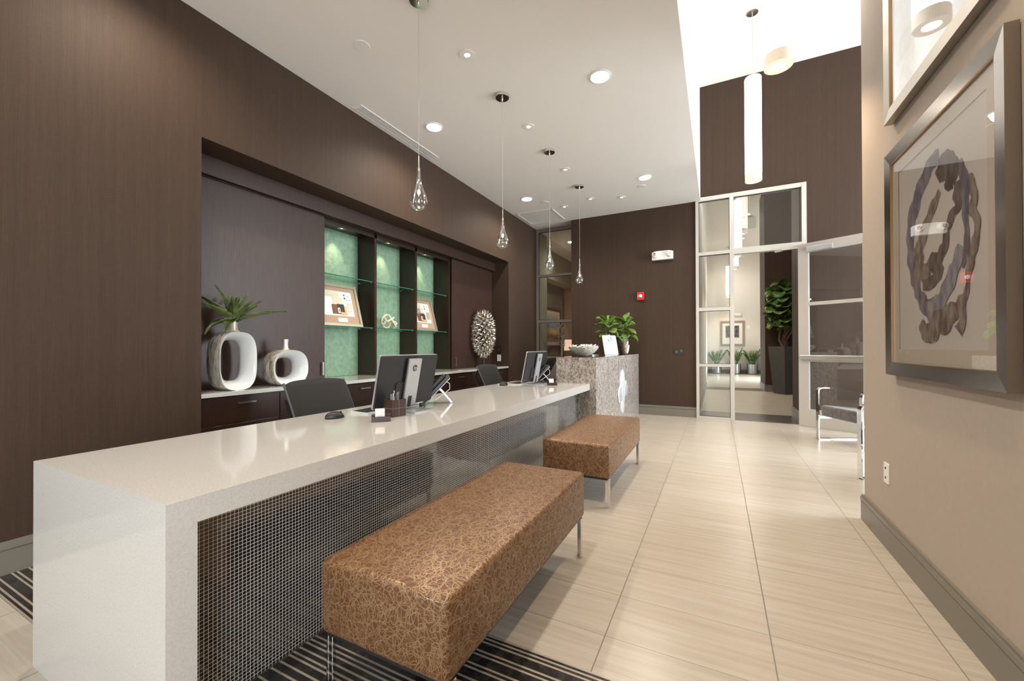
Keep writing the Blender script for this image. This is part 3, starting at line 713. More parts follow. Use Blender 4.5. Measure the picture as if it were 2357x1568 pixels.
# sample boards: leaning frames with material samples
def sample_board(y, z, lb, wY=.66, H=.50, seed=1):
    t = thing('sample_frame', lb, 'framed sample board', (-3.762, y, z), 0, 'framed sample boards leaning on shelves')
    tl = T(0, 0, 0) @ Ry(-.27)
    # local: plane facing +X; y along shelf (0..wY to the right edge), leaning back
    def pl(name, m, y0_, y1_, z0, z1, x0, x1, parent=t):
        bm = B(); vs = box(bm, x0, x1, y0_, y1_, z0, z1); xf(bm, bm.verts, tl); return new(name, bm, m, parent)
    fw_ = .03
    bm = B()
    for q in ((-wY, 0, 0, fw_), (-wY, 0, H-fw_, H), (-wY, -wY+fw_, fw_, H-fw_), (-fw_, 0, fw_, H-fw_)): box(bm, -.022, 0, q[0], q[1], q[2], q[3])
    xf(bm, bm.verts, tl); new('frame', bm, mat('champagne frame', (.50, .45, .34), .35, metal=.6), t)
    mt = pl('mat_board', mat('kraft mat board', (.42, .28, .19), .8), -wY+fw_, -fw_, fw_, H-fw_, -.021, -.016)
    pl('paper_sheet', M_paper, -wY+.09, -.085, .125, .42, -.0158, -.0145)
    pl('tile_sample', mat('cream tile', (.62, .55, .43), .5), -wY+.10, -.26, .345, .415, -.0144, -.012)
    pl('tile_sample', mat('linen swatch', (.60, .53, .40), .8), -.36, -.235, .26, .35, -.0119, -.010)
    pl('photo_sheet', M_wht, -.23, -.105, .29, .41, -.0144, -.0125)
    for (a, b, c, d_) in ((-.20, -.178, .33, .355), (-.165, -.115, .315, .32), (-.165, -.16, .315, .35), (-.12, -.115, .315, .35), (-.20, -.18, .37, .39), (-.15, -.12, .365, .37)):
        pl('print_mark', M_grey, a, b, c, d_, -.0124, -.0121)
    pl('wood_sample', mat('walnut sample', (.16, .065, .028), .5), -.385, -.28, .145, .255, -.0119, -.007)
    pl('wood_sample', mat('oak sample', (.55, .38, .17), .5), -.28, -.19, .135, .245, -.0119, -.009)
    pl('dark_sample', mat('dark swatch', (.03, .022, .022), .6), -.315, -.225, .17, .262, -.0069, -.004)
    pl('key_tag', M_wht, -.318, -.288, .155, .215, -.0039, -.002); pl('key_stripe', mat('maroon', (.2, .03, .04), .5), -.309, -.297, .165, .205, -.0019, -.0012)
    pl('caption_card', M_wht, -.335, -.205, .05, .098, -.0158, -.009); pl('caption_line', M_ink, -.32, -.22, .071, .074, -.0089, -.0086)
    pl('stone_sample', mat('grey tile sample', (.36, .31, .26), .7) if seed == 2 else mat('linen tile sample', (.58, .52, .44), .7), -.17, -.10, .18, .29, -.0144, -.0105)
    if seed == 2: pl('stone_sample', noisy('speckled stone sample', (.08, .06, .04), (.5, .44, .36), sc=90, rough=.5), -.40, -.30, .26, .34, -.0119, -.008)
    return t
sample_board(3.545, 1.431, 'larger looking sample frame leaning in the left shelf bay beside the tall door')
sample_board(4.995, 1.431, 'sample frame with speckled stone swatch in the right shelf bay', wY=.52, seed=2)
# knot
bm = B()
pts = []
n = 220
for i in range(n):
    a = 2*PI*i/n*1
    k = 5; m_ = 2
    r = .085+.028*math.cos(k*a); pts.append((r*math.cos(m_*a)*.5, r*1.2*math.sin(m_*a), .07+.040*math.sin(k*a)+.045*math.cos(m_*a+.6)))
tube(bm, pts, .0125, 10, closed=True)
bm2 = None
tube(bm, [(.045, -.055, .165), (.055, -.01, .11), (.055, .04, .055), (.05, .085, .01)], .0125, 10)
zm = min(v.co.z for v in bm.verts)
for v in bm.verts: v.co.z -= zm
tag(new('decorative_knot', bm, mat('cream ceramic', (.72, .66, .50), .3), smooth=True, loc=(-3.85, 4.05, 1.431)), 'cream ceramic rope knot on the middle glass shelf', 'ornament')

# ring vases
def ring_vase(name, y, zc, rw, rh, hw, hh, neck_h, neck_r, lb, power, x=-3.50, D=.20, hz=0, flat=.0):
    """body: superellipse slab with a hole, glazed white dish toward +X, silver leaf rim"""
    t = thing(name, lb, 'vase', (x, y, .848), 0, 'hollow ring vases')
    def se(a, w, h, p): 
        c, s = math.cos(a), math.sin(a); return (w*abs(c)**(2/p)*(1 if c >= 0 else -1), h*abs(s)**(2/p)*(1 if s >= 0 else -1))
    seg = 72
    # profile around the tube section: outer front rim -> outer back rim ; (blend 0=outer outline,1=hole outline), x
    shell = [(0, D/2*.90), (-.035, D/2*.72), (-.06, D*.22), (-.07, 0), (-.06, -D*.22), (-.03, -D/2*.75), (0, -D/2*.9), (.06, -D/2)]
    dish = [(0, D/2*.90), (.015, D/2*.98), (.06, D/2*.95), (.3, D/2*.80), (.6, D/2*.48), (.85, D/2*.1), (1.0, -D*.12), (.97, -D*.3), (.8, -D*.42), (.5, -D*.48), (.06, -D/2)]
    def build(prof, m, nm):
        bm = B(); rings = []
        for i in range(seg):
            a = 2*PI*i/seg; ring = []
            oy, oz = se(a, rw, rh, power); iy, iz = se(a, hw, hh, power); iz += hz
            for b, xx in prof:
                yy = oy*(1-b)+iy*b; zz = oz*(1-b)+iz*b
                zz = max(zz+zc, flat*.0+.0)
                ring.append(bm.verts.new((xx, yy, zz)))
            rings.append(ring)
        for i in range(seg):
            a_, b_ = rings[i], rings[(i+1) % seg]
            for k in range(len(prof)-1): bm.faces.new((a_[k], a_[k+1], b_[k+1], b_[k]))
        return new(nm, bm, m, t, True)
    build(shell, M_leaf, 'body'); build(dish, M_glaze, 'inner_dish')
    top = zc+rh*1.02
    bm = B(); lathe(bm, [(neck_r*1.9, top-.010), (neck_r*1.5, top+.0), (neck_r*1.1, top+.014), (neck_r, top+.03), (neck_r*.93, top+neck_h*.5), (neck_r*1.12, top+neck_h), (neck_r*.9, top+neck_h), (neck_r*.75, top+neck_h*.4), (.001, top+neck_h*.3)], 32, cap=False)
    new('neck', bm, M_leaf, t, True)
    return t, top+neck_h
v1, z1 = ring_vase('tall_ring_vase', 1.93, .232, .142, .232, .090, .163, .10, .035, 'tall silver and white vase with an oval hole holding agave leaves', 3.0, x=-3.50, D=.19, hz=.004)
v2, z2 = ring_vase('round_ring_vase', 2.385, .158, .165, .158, .094, .088, .095, .022, 'shorter round silver and white vase with a hole, empty neck', 2.5, x=-3.50, D=.18, hz=.0)
# ================================================================== PLANTS
def leaf(bm, base, az, el, ln, wd, curl=.6, roll=0, shape='oval', serr=0, thick=0, n=9, mi=0):
    """blade from base heading az/el (radians), bending down by curl"""
    rings = []; p = Vector(base); e = el; ds = ln/n
    side = Vector((-math.sin(az), math.cos(az), 0)); side = Matrix.Rotation(roll, 3, Vector((math.cos(az), math.sin(az), 0))) @ side
    for i in range(n+1):
        f = i/n
        if shape == 'oval': w = wd*.5*(math.sin(PI*min(1, .03+.97*f**.8)))**.6 if i < n else wd*.04
        elif shape == 'fiddle': w = wd*.5*(.25+.75*f**.7)*(1-max(0, (f-.72)/.28)**2.2*.86) if f > 0 else wd*.03
        else: w = wd*.5*(1-f)**.75*(.7+.6*math.sin(PI*min(1, f*1.3))*.6) + .0008
        if serr and i % 2: w *= 1+serr
        d = Vector((math.cos(az)*math.cos(e), math.sin(az)*math.cos(e), math.sin(e))); nrm = d.cross(side).normalized()
        cup = w*.28 if shape != 'agave' else w*.45
        wob = math.sin(f*9+az*3)*w*.08
        up_ = nrm if nrm.z > 0 else -nrm
        rings.append([bm.verts.new(p-side*w+up_*(cup+wob)), bm.verts.new(p-side*w*.5+up_*cup*.3), bm.verts.new(p-up_*thick), bm.verts.new(p+side*w*.5+up_*cup*.3), bm.verts.new(p+side*w+up_*(cup-wob))])
        p = p+d*ds; e -= curl/n*(1+f)
    for a, b in zip(rings, rings[1:]):
        for k in range(4): f_ = bm.faces.new((a[k], a[k+1], b[k+1], b[k])); f_.material_index = mi
    return p
def solid(o, t=.0012):
    m = o.modifiers.new('t', 'SOLIDIFY'); m.thickness = t; return o
# agave in tall vase
bm = B(); rnd = random.Random(3)
spec = [(-1.9, .85, .30), (-1.35, 1.2, .31), (-.6, 1.0, .24), (.3, .95, .22), (1.0, .95, .24), (1.45, .42, .42), (1.85, .75, .26), (2.4, 1.15, .24), (-1.6, .6, .33), (3.0, 1.2, .24), (-1.5, .0, .26), (-.9, -.1, .18), (1.2, .45, .28), (.6, 1.35, .24), (-.3, 1.4, .2)]
for az, el, ln in spec:
    leaf(bm, (.010*math.cos(az), .010*math.sin(az), 0), az, el, ln, .098, curl=.25 if el > .3 else .8, shape='agave', serr=.24, thick=.010, n=16)
for v in bm.verts:
    if v.co.x < -.21: v.co.x = -.21+(v.co.x+.21)*.1
    if v.co.y < -.24: v.co.y = -.24+(v.co.y+.24)*.3
    if v.co.length < .05: pass
o = solid(new('agave_plant', bm, M_agave, smooth=True, loc=(-3.47, 1.93, .848+z1-.012)), .003)
tag(o, 'spiky green agave leaves in the neck of the tall vase', 'plant')

def fiddle(bm, c, n, R, H, lnr, rnd, z0=0, wd=.62, upb=.5):
    for i in range(n):
        f = (i+.5)/n; az = i*2.399+rnd.uniform(-.3, .3); z = z0+H*f; el = -.25+1.35*f*upb*2*.75+rnd.uniform(-.25, .25)
        rr = R*(1-.75*f)*.25; ln = rnd.uniform(*lnr)*(1-.25*f)
        leaf(bm, (c[0]+rr*math.cos(az), c[1]+rr*math.sin(az), c[2]+z), az, el, ln, ln*wd, curl=rnd.uniform(.3, 1.0), roll=rnd.uniform(-.5, .5), shape='fiddle', n=8)
# silver textured vases with fiddle leaf plants on granite counter
def scale_vase(x, y, lb, seed):
    t = thing('scaled_silver_vase', lb, 'potted plant', (x, y, 1.065), 0, 'leafy plants in silver scaled vases')
    bm = B(); seg, rows = 32, 22
    prof = lambda f: .052+.038*min(1, f*2.2)**.8-.004*f
    rings = []
    for j in range(rows+1):
        f = j/rows; ring = []
        for i in range(seg):
            k = 1 if (i+j) % 2 else 0; r = prof(f)+(.0065 if k and 0 < j < rows else 0)
            a = 2*PI*(i)/seg; ring.append(bm.verts.new((r*math.cos(a), r*math.sin(a), f*.32)))
        rings.append(ring)
    for a, b in zip(rings, rings[1:]):
        for i in range(seg): bm.faces.new((a[i], a[(i+1) % seg], b[(i+1) % seg], b[i]))
    bm.faces.new(rings[0])
    new('vase', bm, mat('hammered silver', (.70, .66, .60), .22, metal=1), t)
    bm = B(); lathe(bm, [(.083, .30), (.0001, .305)], 24, cap=False); new('soil', bm, M_soil, t)
    rnd = random.Random(seed)
    bm = B()
    for k in range(3): tube(bm, [(.01*k-.01, .01, .3), (.02*k-.02, .02*k-.02, .42), (.04*k-.05, .03*k-.03, .52)], .005, 6)
    new('stem', bm, M_bark, t, True)
    bm = B(); fiddle(bm, (0, 0, .32), 13, .10, .20, (.20, .27), rnd, wd=.82, upb=.62); fiddle(bm, (.03, .02, .42), 7, .08, .12, (.18, .24), rnd, wd=.8, upb=.8)
    solid(new('foliage', bm, M_green2, t, True), .0015)
scale_vase(-1.40, 6.98, 'fiddle leaf plant in silver scaled vase to the right of the white sign', 5)
scale_vase(-1.62, 6.70, 'fiddle leaf plant partly hidden behind the white sign', 11)
# tall planter beyond the door
t = thing('fiddle_leaf_tree', 'tall fiddle leaf fig tree in a tapered charcoal planter beyond the glass door', 'potted tree', (1.545, 12.26, 0))
bm = B(); q = []
for z, h in ((0, .195), (1.19, .275), (1.19, .25), (1.12, .245)): q.append([bm.verts.new((sx*h, sy*h, z)) for sx, sy in ((-1, -1), (1, -1), (1, 1), (-1, 1))])
for a, b in zip(q, q[1:]):
    for k in range(4): bm.faces.new((a[k], a[(k+1) % 4], b[(k+1) % 4], b[k]))
bm.faces.new(q[0]); bm.faces.new(q[3]); xf(bm, bm.verts, Rz(-1.0+.0)); new('planter', bm, M_pot, t)
bm = B(); rnd = random.Random(4)
for k, (a, b) in enumerate((((-.10, -.05), (-.12, .05)), ((0, -.02), (.05, 0)), ((.06, .05), (.14, .02)), ((-.02, .06), (0, .1)))):
    tube(bm, [(a[0]*.6, a[1], 1.12), (a[0]-.05, a[1], 1.35), (b[0], b[1], 1.6), (b[0]*1.3, b[1]-.03, 1.9), (b[0]*.8, b[1], 2.3)], [.028, .024, .022, .018, .01], 8)
new('trunk', bm, M_bark, t, True)
bm = B()
for k in range(78):
    az = k*2.399; f = (k+.5)/78; z = 1.58+1.10*f; rr = .17*math.sin(PI*min(1, f*.9+.1)); el = rnd.uniform(.1, 1.1)+.3*f
    ln = rnd.uniform(.30, .44); y = rr*math.sin(az)-.05
    leaf(bm, (rr*math.cos(az)*1.0, min(y, .18), z), az, el, ln*(.55 if math.sin(az) > .5 else 1), ln*.80, curl=rnd.uniform(.8, 1.9), roll=rnd.uniform(-.6, .6), shape='fiddle', n=8)
for v in bm.verts: v.co.y = min(v.co.y, .37)
solid(new('foliage', bm, M_green, t, True), .003)
# three low plants at the end of the corridor
def zz(x, lb, seed):
    t = thing('zz_plant', lb, 'potted plant', (x, 20.38, 0), 0, 'low plants in silver pots along the end wall')
    bm = B(); lathe(bm, [(.17, 0), (.20, .03), (.205, .43), (.185, .43), (.18, .39), (.0001, .38)], 32, cap=False); bm.faces.new([v for v in bm.verts[:32]]) if False else None; new('pot', bm, M_steel, t, True)
    bm = B(); lathe(bm, [(.18, .40), (.0001, .41)], 24, cap=False); new('soil', bm, M_soil, t)
    rnd = random.Random(seed); bm = B(); bs = B()
    for k in range(13):
        az = k*2.399; el = rnd.uniform(1.12, 1.5); ln = rnd.uniform(.48, .72); p = Vector((.06*math.cos(az), .06*math.sin(az), .4)); pts = [p.copy()]
        for j in range(9):
            d = Vector((math.cos(az)*math.cos(el), math.sin(az)*math.cos(el), math.sin(el))); p = p+d*ln/9; el -= .04; pts.append(p.copy())
            if j > 1:
                for s in (-1, 1): leaf(bm, p, az+s*1.2, .6, .11, .055, curl=.4, n=4)
        tube(bs, pts, .009, 6)
    for b_ in (bm, bs):
        for v in b_.verts: v.co.y = min(v.co.y, .33)
    new('stem', bs, M_zz, t, True); solid(new('foliage', bm, M_zz, t, True), .002)
zz(-.03, 'low leafy plant in silver pot, leftmost of three by the end wall', 1); zz(.72, 'low leafy plant in silver pot, middle of three by the end wall', 2); zz(1.34, 'low leafy plant in silver pot, rightmost of three by the end wall', 3)

# ================================================================== SPIKY SCULPTURE
t = thing('spiky_sculpture', 'dark silver egg shaped spiky sculpture at the right end of the niche', 'sculpture', (-3.52, 5.93, .848))
bm = B(); rnd = random.Random(9); a_, b_, zc = .165, .37, .57
nn = 190
for i in range(nn):
    z = 1-2*(i+.5)/nn; r = math.sqrt(1-z*z); az = i*2.399963
    c = Vector((a_*r*math.cos(az), a_*r*math.sin(az), b_*z)); nv = Vector((r*math.cos(az)/a_, r*math.sin(az)/a_, z/b_)).normalized()
    tn = Vector((-math.sin(az), math.cos(az), 0)); bt = nv.cross(tn).normalized()
    if bt.z < 0: bt = -bt
    cc = c+Vector((0, 0, zc)); q0 = rnd.uniform(-.4, .4); ring = []
    for k in range(8):
        an = q0+k*PI/4; dr = tn*math.cos(an)+bt*math.sin(an)
        if k % 2 == 0: ring.append(cc+dr*rnd.uniform(.036, .054)+nv*rnd.uniform(.022, .058))
        else: ring.append(cc+dr*.019+nv*.004)
    vs = [bm.verts.new(p) for p in ring]; ct = bm.verts.new(cc-nv*.004)
    for k in range(8): bm.faces.new((vs[k], vs[(k+1) % 8], ct))
M_spike = mat('antique silver metal', (.62, .56, .48), .32, metal=.9)
solid(new('spiked_shell', bm, M_spike, t), .003)
bm = B(); lathe(bm, [(.001, zc-b_*.93), (a_*.2, zc-b_*.7), (a_*.25, zc-b_*.4), (a_*.3, zc), (a_*.25, zc+b_*.4), (a_*.2, zc+b_*.7), (.001, zc+b_*.93)], 24, cap=False); new('core', bm, M_black, t, True)
bm = B(); lathe(bm, [(.075, 0), (.075, .02), (.02, .04), (.02, .2)], 24); new('stand', bm, M_black, t, True)

# ================================================================== DESK ITEMS
ZD = .762
def monitor(y, lb, rotz=0):
    t = thing('monitor', lb, 'monitor', (-1.83, y, ZD), rotz, 'flat screen monitors seen from behind')
    tilt = T(-.06, 0, .035) @ Ry(.20)   # screen leans back toward +X
    bm = B(); prism(bm, rrect(.560, .345, .012), .012, tilt @ T(-.012, 0, .1725) @ FX); new('bezel', bm, M_silver, t, True)
    bm = B(); prism(bm, rrect(.552, .337, .012), .010, tilt @ T(0.0002, 0, .1725) @ FX); new('back_cover', bm, M_black, t, True)
    bm = B(); prism(bm, rrect(.24, .13, .02), .008, tilt @ T(.0103, .0, .10) @ FX); new('rear_bulge', bm, M_black, t, True)
    bm = B(); prism(bm, rrect(.54, .325, .003), .001, tilt @ T(-.0134, 0, .1725) @ FX); new('screen', bm, mat('dark screen', (.01, .01, .012), .15), t)
    bm = B(); prism(bm, rrect(.30, .004, .0015), .0012, tilt @ T(.0101, -.02, .303) @ FX); prism(bm, rrect(.075, .004, .0015), .0012, tilt @ T(.0101, .225, .303) @ FX); new('vent_slot', bm, M_gask, t)
    # stand
    ss = tilt @ T(.024, .01, 0)
    bm = B()
    pr = [(-.060, -.012), (.060, -.012)]
    vs = prism(bm, rrect(.120, .330, .004), .010, ss @ T(0.004, 0, .160) @ FX); new('stand_column', bm, M_silver, t, True)
    bm = B(); prism(bm, rrect(.118, .32, .004), .008, ss @ T(-.005, 0, .162) @ FX); new('column_inner', bm, M_grey, t)
    st = [o for o in t.children if o.name.startswith('stand_column')][0]
    bm = B(); prism(bm, rrect(.035, .075, .002), .001, ss @ T(.0141, -.005, .035) @ FX); new('cable_slot', bm, M_black, st)
    bm = B(); prism(bm, [(.022*math.cos(2*PI*i/40), .022*math.sin(2*PI*i/40)) for i in range(40)], .0008, ss @ T(.0141, .0, .262) @ FX); lg = new('logo_disc', bm, M_black, st)
    cu = bpy.data.curves.new('logo', 'FONT'); cu.body = 'hp'; cu.size = .036; cu.shear = .35; cu.extrude = .0004; cu.align_x = 'CENTER'; cu.offset = .0004
    fo = bpy.data.objects.new('logo_letters', cu); C.objects.link(fo); bpy.context.view_layer.update()
    me = bpy.data.meshes.new_from_object(fo.evaluated_get(bpy.context.evaluated_depsgraph_get())); bpy.data.objects.remove(fo)
    me.transform(ss @ T(.0153, .0, .2525) @ FX); me.materials.clear(); me.materials.append(M_silver)
    lo = link(bpy.data.objects.new('logo_letters', me)); lo.parent = st
    bm = B(); prism(bm, rrect(.20, .235, .01), .006, T(.00, .01, .0) @ Rz(PI/2))
    for v in bm.verts: v.co.z += .010*max(0, 1-abs(v.co.y-.01)/.12)+.0 if v.co.z > .003 else 0
    new('stand_base', bm, M_silver, t, True)
    bm = B(); tube(bm, [(-.0, -.02, .03), (.035, .0, .045), (.05, .05, .035), (.03, .10, .05), (-.02, .13, .02)], .0025, 6); box(bm, .03, .05, .05, .09, .02, .045); tube(bm, [(.04, .07, .04), (.05, .09, .02), (.03, .1, .008)], .003, 6); new('cable', bm, M_black, t, True)
    return t
m1 = monitor(2.13, 'flat screen monitor nearest the camera, back and silver stand facing the room')
m2 = dup(m1, (-1.83, 4.27, ZD), math.radians(0), 'far flat screen monitor near the granite counter')
for ch in m2.children: pass
def keyboard(x, y, lb, rz):
    t = thing('keyboard', lb, 'keyboard', (x, y, ZD), rz, 'slim keyboards on the desk')
    bm = B(); prism(bm, rrect(.43, .15, .01), .010, Rz(PI/2)); 
    for v in bm.verts: v.co.z = v.co.z*(1+.6*(-v.co.x/.075+1)/2) if v.co.z > .005 else v.co.z
    new('keyboard_body', bm, mat('silver keyboard body', (.62, .62, .61), .35), t)
    bm = B()
    for r in range(5):
        for k in range(15):
            y0_ = -.205+k*.0274; x0 = -.062+r*.0255; box(bm, x0, x0+.021, y0_, y0_+.0235, .0130, .0165)
    new('keys', bm, M_black, t); return t
keyboard(-2.045, 2.09, 'slim silver keyboard under the nearer monitor', .05); keyboard(-2.05, 4.32, 'slim silver keyboard under the far monitor', 0)
def mouse(x, y, rz, lb):
    t = thing('computer_mouse', lb, 'mouse', (x, y, ZD), rz, 'black computer mice')
    bm = B(); bmesh.ops.create_uvsphere(bm, u_segments=24, v_segments=14, radius=1)
    for v in bm.verts:
        z = v.co.z; v.co = Vector((v.co.x*.056*(1-.06*v.co.x), v.co.y*.031*(1-.12*abs(v.co.x)), (z*.036*(1.0-.18*v.co.x) if z > 0 else z*.008)+.006))
        v.co.z = max(v.co.z, .0)
    new('mouse_body', bm, M_black, t, True)
    bm = B()
    for i in range(7):
        f = i/6; x_ = .048-.07*f; z_ = .006+.0365*math.sqrt(max(0, 1-(x_/.0555)**2))*(1.0-.18*x_/.056)+.0012
        a = bm.verts.new((x_, -.010-.004*f, z_-.001)); b = bm.verts.new((x_, 0, z_)); c = bm.verts.new((x_, .010+.004*f, z_-.001))
        if i: bm.faces.new((pa, pb, b, a)); bm.faces.new((pb, pc, c, b))
        pa, pb, pc = a, b, c
    solid(new('mouse_top', bm, mat('bronze satin strip', (.30, .25, .21), .25, metal=.8), t, True), .001)
    bm = B(); cyl(bm, (.030, -.003, .0345), .007, .006, 16, 'y'); new('scroll_wheel', bm, M_gask, t, True)
mouse(-2.035, 1.70, 1.15, 'black mouse beside the nearer keyboard'); mouse(-2.11, 3.99, 1.2, 'black mouse beside the far keyboard')
def card_holder(x, y, rz, lb):
    t = thing('card_holder', lb, 'card holder', (x, y, ZD), rz, 'dark business card holders')
    bm = B()
    for q in ((-.052, .052, -.022, -.018, 0, .030), (-.052, .052, .018, .022, 0, .040), (-.052, -.048, -.018, .018, 0, .022), (.048, .052, -.018, .018, 0, .022), (-.052, .052, -.022, .022, 0, .004)): box(bm, *q)
    new('holder_box', bm, M_dbox, t)
    bm = B(); vs = box(bm, -.026, .026, -.0015, .0015, 0, .055); xf(bm, bm.verts, T(-.006, .0, .006) @ Rx(-.18) @ T(0, 0, .012)); cd = new('business_card', bm, M_paper, t)
    bm = B(); box(bm, -.012, .012, -.0020, -.0016, .012, .014); box(bm, -.003, .003, -.0020, -.0016, .004, .006); xf(bm, bm.verts, T(-.006, .0, .006) @ Rx(-.18) @ T(0, 0, .012)); new('print_line', bm, M_ink, cd)
card_holder(-1.715, 1.745, math.radians(45), 'dark wooden card holder with a white card before the nearer monitor')
card_holder(-1.635, 4.235, math.radians(40), 'dark wooden card holder with a white card beside the far monitor')
# pen holder
t = thing('pen_holder', 'dark brown square pen holder crowded with pens', 'pen holder', (-1.78, 1.925, ZD), math.radians(-12))
bm = B()
for q in ((-.045, .045, -.05, -.046), (-.045, .045, .046, .05), (-.045, -.041, -.046, .046), (.041, .045, -.046, .046)): box(bm, *q, 0, .104)
box(bm, -.045, .045, -.05, .05, 0, .004); new('holder_box', bm, M_dbox, t)
bm = B(); box(bm, .0451, .0456, -.05, .05, .051, .0518); box(bm, .0451, .0456, -.0004, .0004, 0, .104); box(bm, -.045, .045, -.0506, -.0501, .051, .0518); new('inlay_line', bm, M_ink, t)
rnd = random.Random(2)
for i in range(8):
    x, y = rnd.uniform(-.02, .02), -.035+.01*i; dx, dy = rnd.uniform(-.008, .012), rnd.uniform(-.010, .010)
    pt = thing('pen', ['silver barrelled pen standing in the brown pen holder', 'white barrelled pen standing in the brown pen holder'][i % 2], 'pen', (-1.78, 1.925, ZD+.004), math.radians(-12), 'pens in the brown holder')
    h = rnd.uniform(.132, .15)
    bm = B(); tube(bm, [(x, y, 0.002), (x+dx, y+dy, h)], .0042, 8); new('pen_barrel', bm, [M_silver, M_wht][i % 2], pt, True)
    bm = B(); box(bm, x+dx+.004, x+dx+.006, y+dy-.002, y+dy+.002, h-.035, h-.002); tube(bm, [(x+dx, y+dy, h), (x+dx*1.05, y+dy*1.05, h+.008)], .0022, 8); new('pen_clip', bm, M_grey, pt)
# desk phones
def desk_phone(x, y, lb, rz):
    t = thing('desk_phone', lb, 'telephone', (x, y, ZD), rz, 'dark desk telephones on silver stands')
    A = T(-.15, 0, .012) @ Ry(-.80)   # body plane rises toward +X
    bm = B(); vs = box(bm, 0, .26, -.09, .09, .0, .022, .004, 2); xf(bm, bm.verts, A); new('phone_body', bm, M_grey, t, True)
    bm = B(); box(bm, .002, .255, -.085, .085, -.008, -.0003, .003, 1); xf(bm, bm.verts, A); new('back_shell', bm, M_silver, t, True)
    bm = B(); box(bm, .015, .245, -.085, -.035, .0225, .055, .01, 3); xf(bm, bm.verts, A); new('handset', bm, M_black, t, True)
    bm = B(); bar(bm, [(-.06, 0, .125), (-.02, 0, .085), (.045, 0, .008)], .05, .014, (0, 1, 0)); box(bm, .03, .06, -.028, .028, 0, .012, .003); new('foot_stand', bm, M_silver, t, True)
    bm = B(); tube(bm, [(.0, -.05, .17), (.03, -.06, .15), (.03, -.065, .11), (-.02, -.07, .07), (-.08, -.07, .03)], .003, 6); new('cord', bm, M_wht, t, True)
    bm = B(); box(bm, .06, .2, .0, .08, .0225, .0235); xf(bm, bm.verts, A); new('key_panel', bm, M_black, t)
    return t
desk_phone(-1.85, 2.55, 'dark desk phone on a silver stand right of the nearer monitor', .63)
desk_phone(-1.82, 4.54, 'dark desk phone behind the far card holder', .45)
t = thing('tilted_display', 'small black tilted display behind the far desk phone', 'display', (-1.93, 4.80, ZD))
bm = B(); box(bm, -.09, .09, -.15, .15, 0, .012, .003); new('base', bm, M_black, t)
bm = B(); box(bm, -.012, .012, -.17, .17, 0, .28, .004); xf(bm, bm.verts, T(-.05, 0, .05) @ Ry(.5)); new('screen', bm, M_black, t, True)
bm = B(); bar(bm, [(-.02, 0, .01), (0, 0, .08), (.015, 0, .17)], .1, .02, (0, 1, 0)); new('stand', bm, M_black, t)

# ================================================================== TASK CHAIRS
def task_chair(x, y, lb, rz=0):
    t = thing('task_chair', lb, 'office chair', (x, y, 0), rz, 'black task chairs behind the desk')
    # faces +X; back at -X
    bm = B(); nz, ny = 10, 12; g = []
    for j in range(nz+1):
        f = j/nz; z = .50+.44*f; row = []
        for i in range(ny+1):
            u = -1+2*i/ny; w = .255-.028*max(0, f-.9)*10*abs(u)**8*.6
            xx = -.17-.20*f**1.15+.05*abs(u)**2.2; zz = z-(.014*abs(u)**2.5 if f > .9 else 0)
            row.append(bm.verts.new((xx, w*u, zz)))
        g.append(row)
    for a, b in zip(g, g[1:]):
        for i in range(ny): bm.faces.new((a[i], a[i+1], b[i+1], b[i]))
    o = new('backrest', bm, M_fab, t, True); s = o.modifiers.new('t', 'SOLIDIFY'); s.thickness = .026; s.offset = 0
    for s_ in (-1, 1):
        bm = B(); tube(bm, [(-.17-.20*(k/8)**1.15+.05, s_*.258, .50+.43*k/8) for k in range(9)], .009, 8); new('back_frame', bm, M_grey, t, True)
    bm = B(); bar(bm, [(-.06, -.16, .44), (-.24, -.19, .50), (-.40, -.18, .80), (-.385, -.12, .86), (-.385, .12, .86), (-.40, .18, .80), (-.24, .19, .50), (-.06, .16, .44)], .03, .018, (1, 0, .25)); new('back_support', bm, M_black, t)
    bm = B(); box(bm, -.22, .24, -.24, .24, .42, .49, .03, 3); new('seat', bm, M_fab, t, True)
    for s_ in (-1, 1):
        bm = B(); bar(bm, [(0, s_*.24, .42), (0, s_*.29, .44), (0, s_*.29, .62)], .05, .02, (1, 0, 0)); new('arm_post', bm, M_black, t)
        bm = B(); box(bm, -.12, .13, s_*.29-.035, s_*.29+.035, .62, .645, .01, 2); new('armrest', bm, M_black, t, True)
    bm = B(); cyl(bm, (0, 0, .1), .028, .32, 16); new('gas_column', bm, M_chrome, t, True)
    for k in range(5):
        a = 2*PI*k/5+.3; bm = B(); tube(bm, [(0, 0, .11), (.15*math.cos(a), .15*math.sin(a), .10), (.29*math.cos(a), .29*math.sin(a), .072)], [.026, .02, .014], 8); lg = new('leg', bm, M_black, t, True)
        bm = B(); cyl(bm, (.29*math.cos(a)-.02, .29*math.sin(a), .028), .028, .04, 16, 'x'); new('caster', bm, M_gask, lg, True)
    return t
task_chair(-2.42, 2.11, 'black mesh task chair behind the nearer monitor'); task_chair(-2.60, 4.99, 'black mesh task chair behind the far desk end')

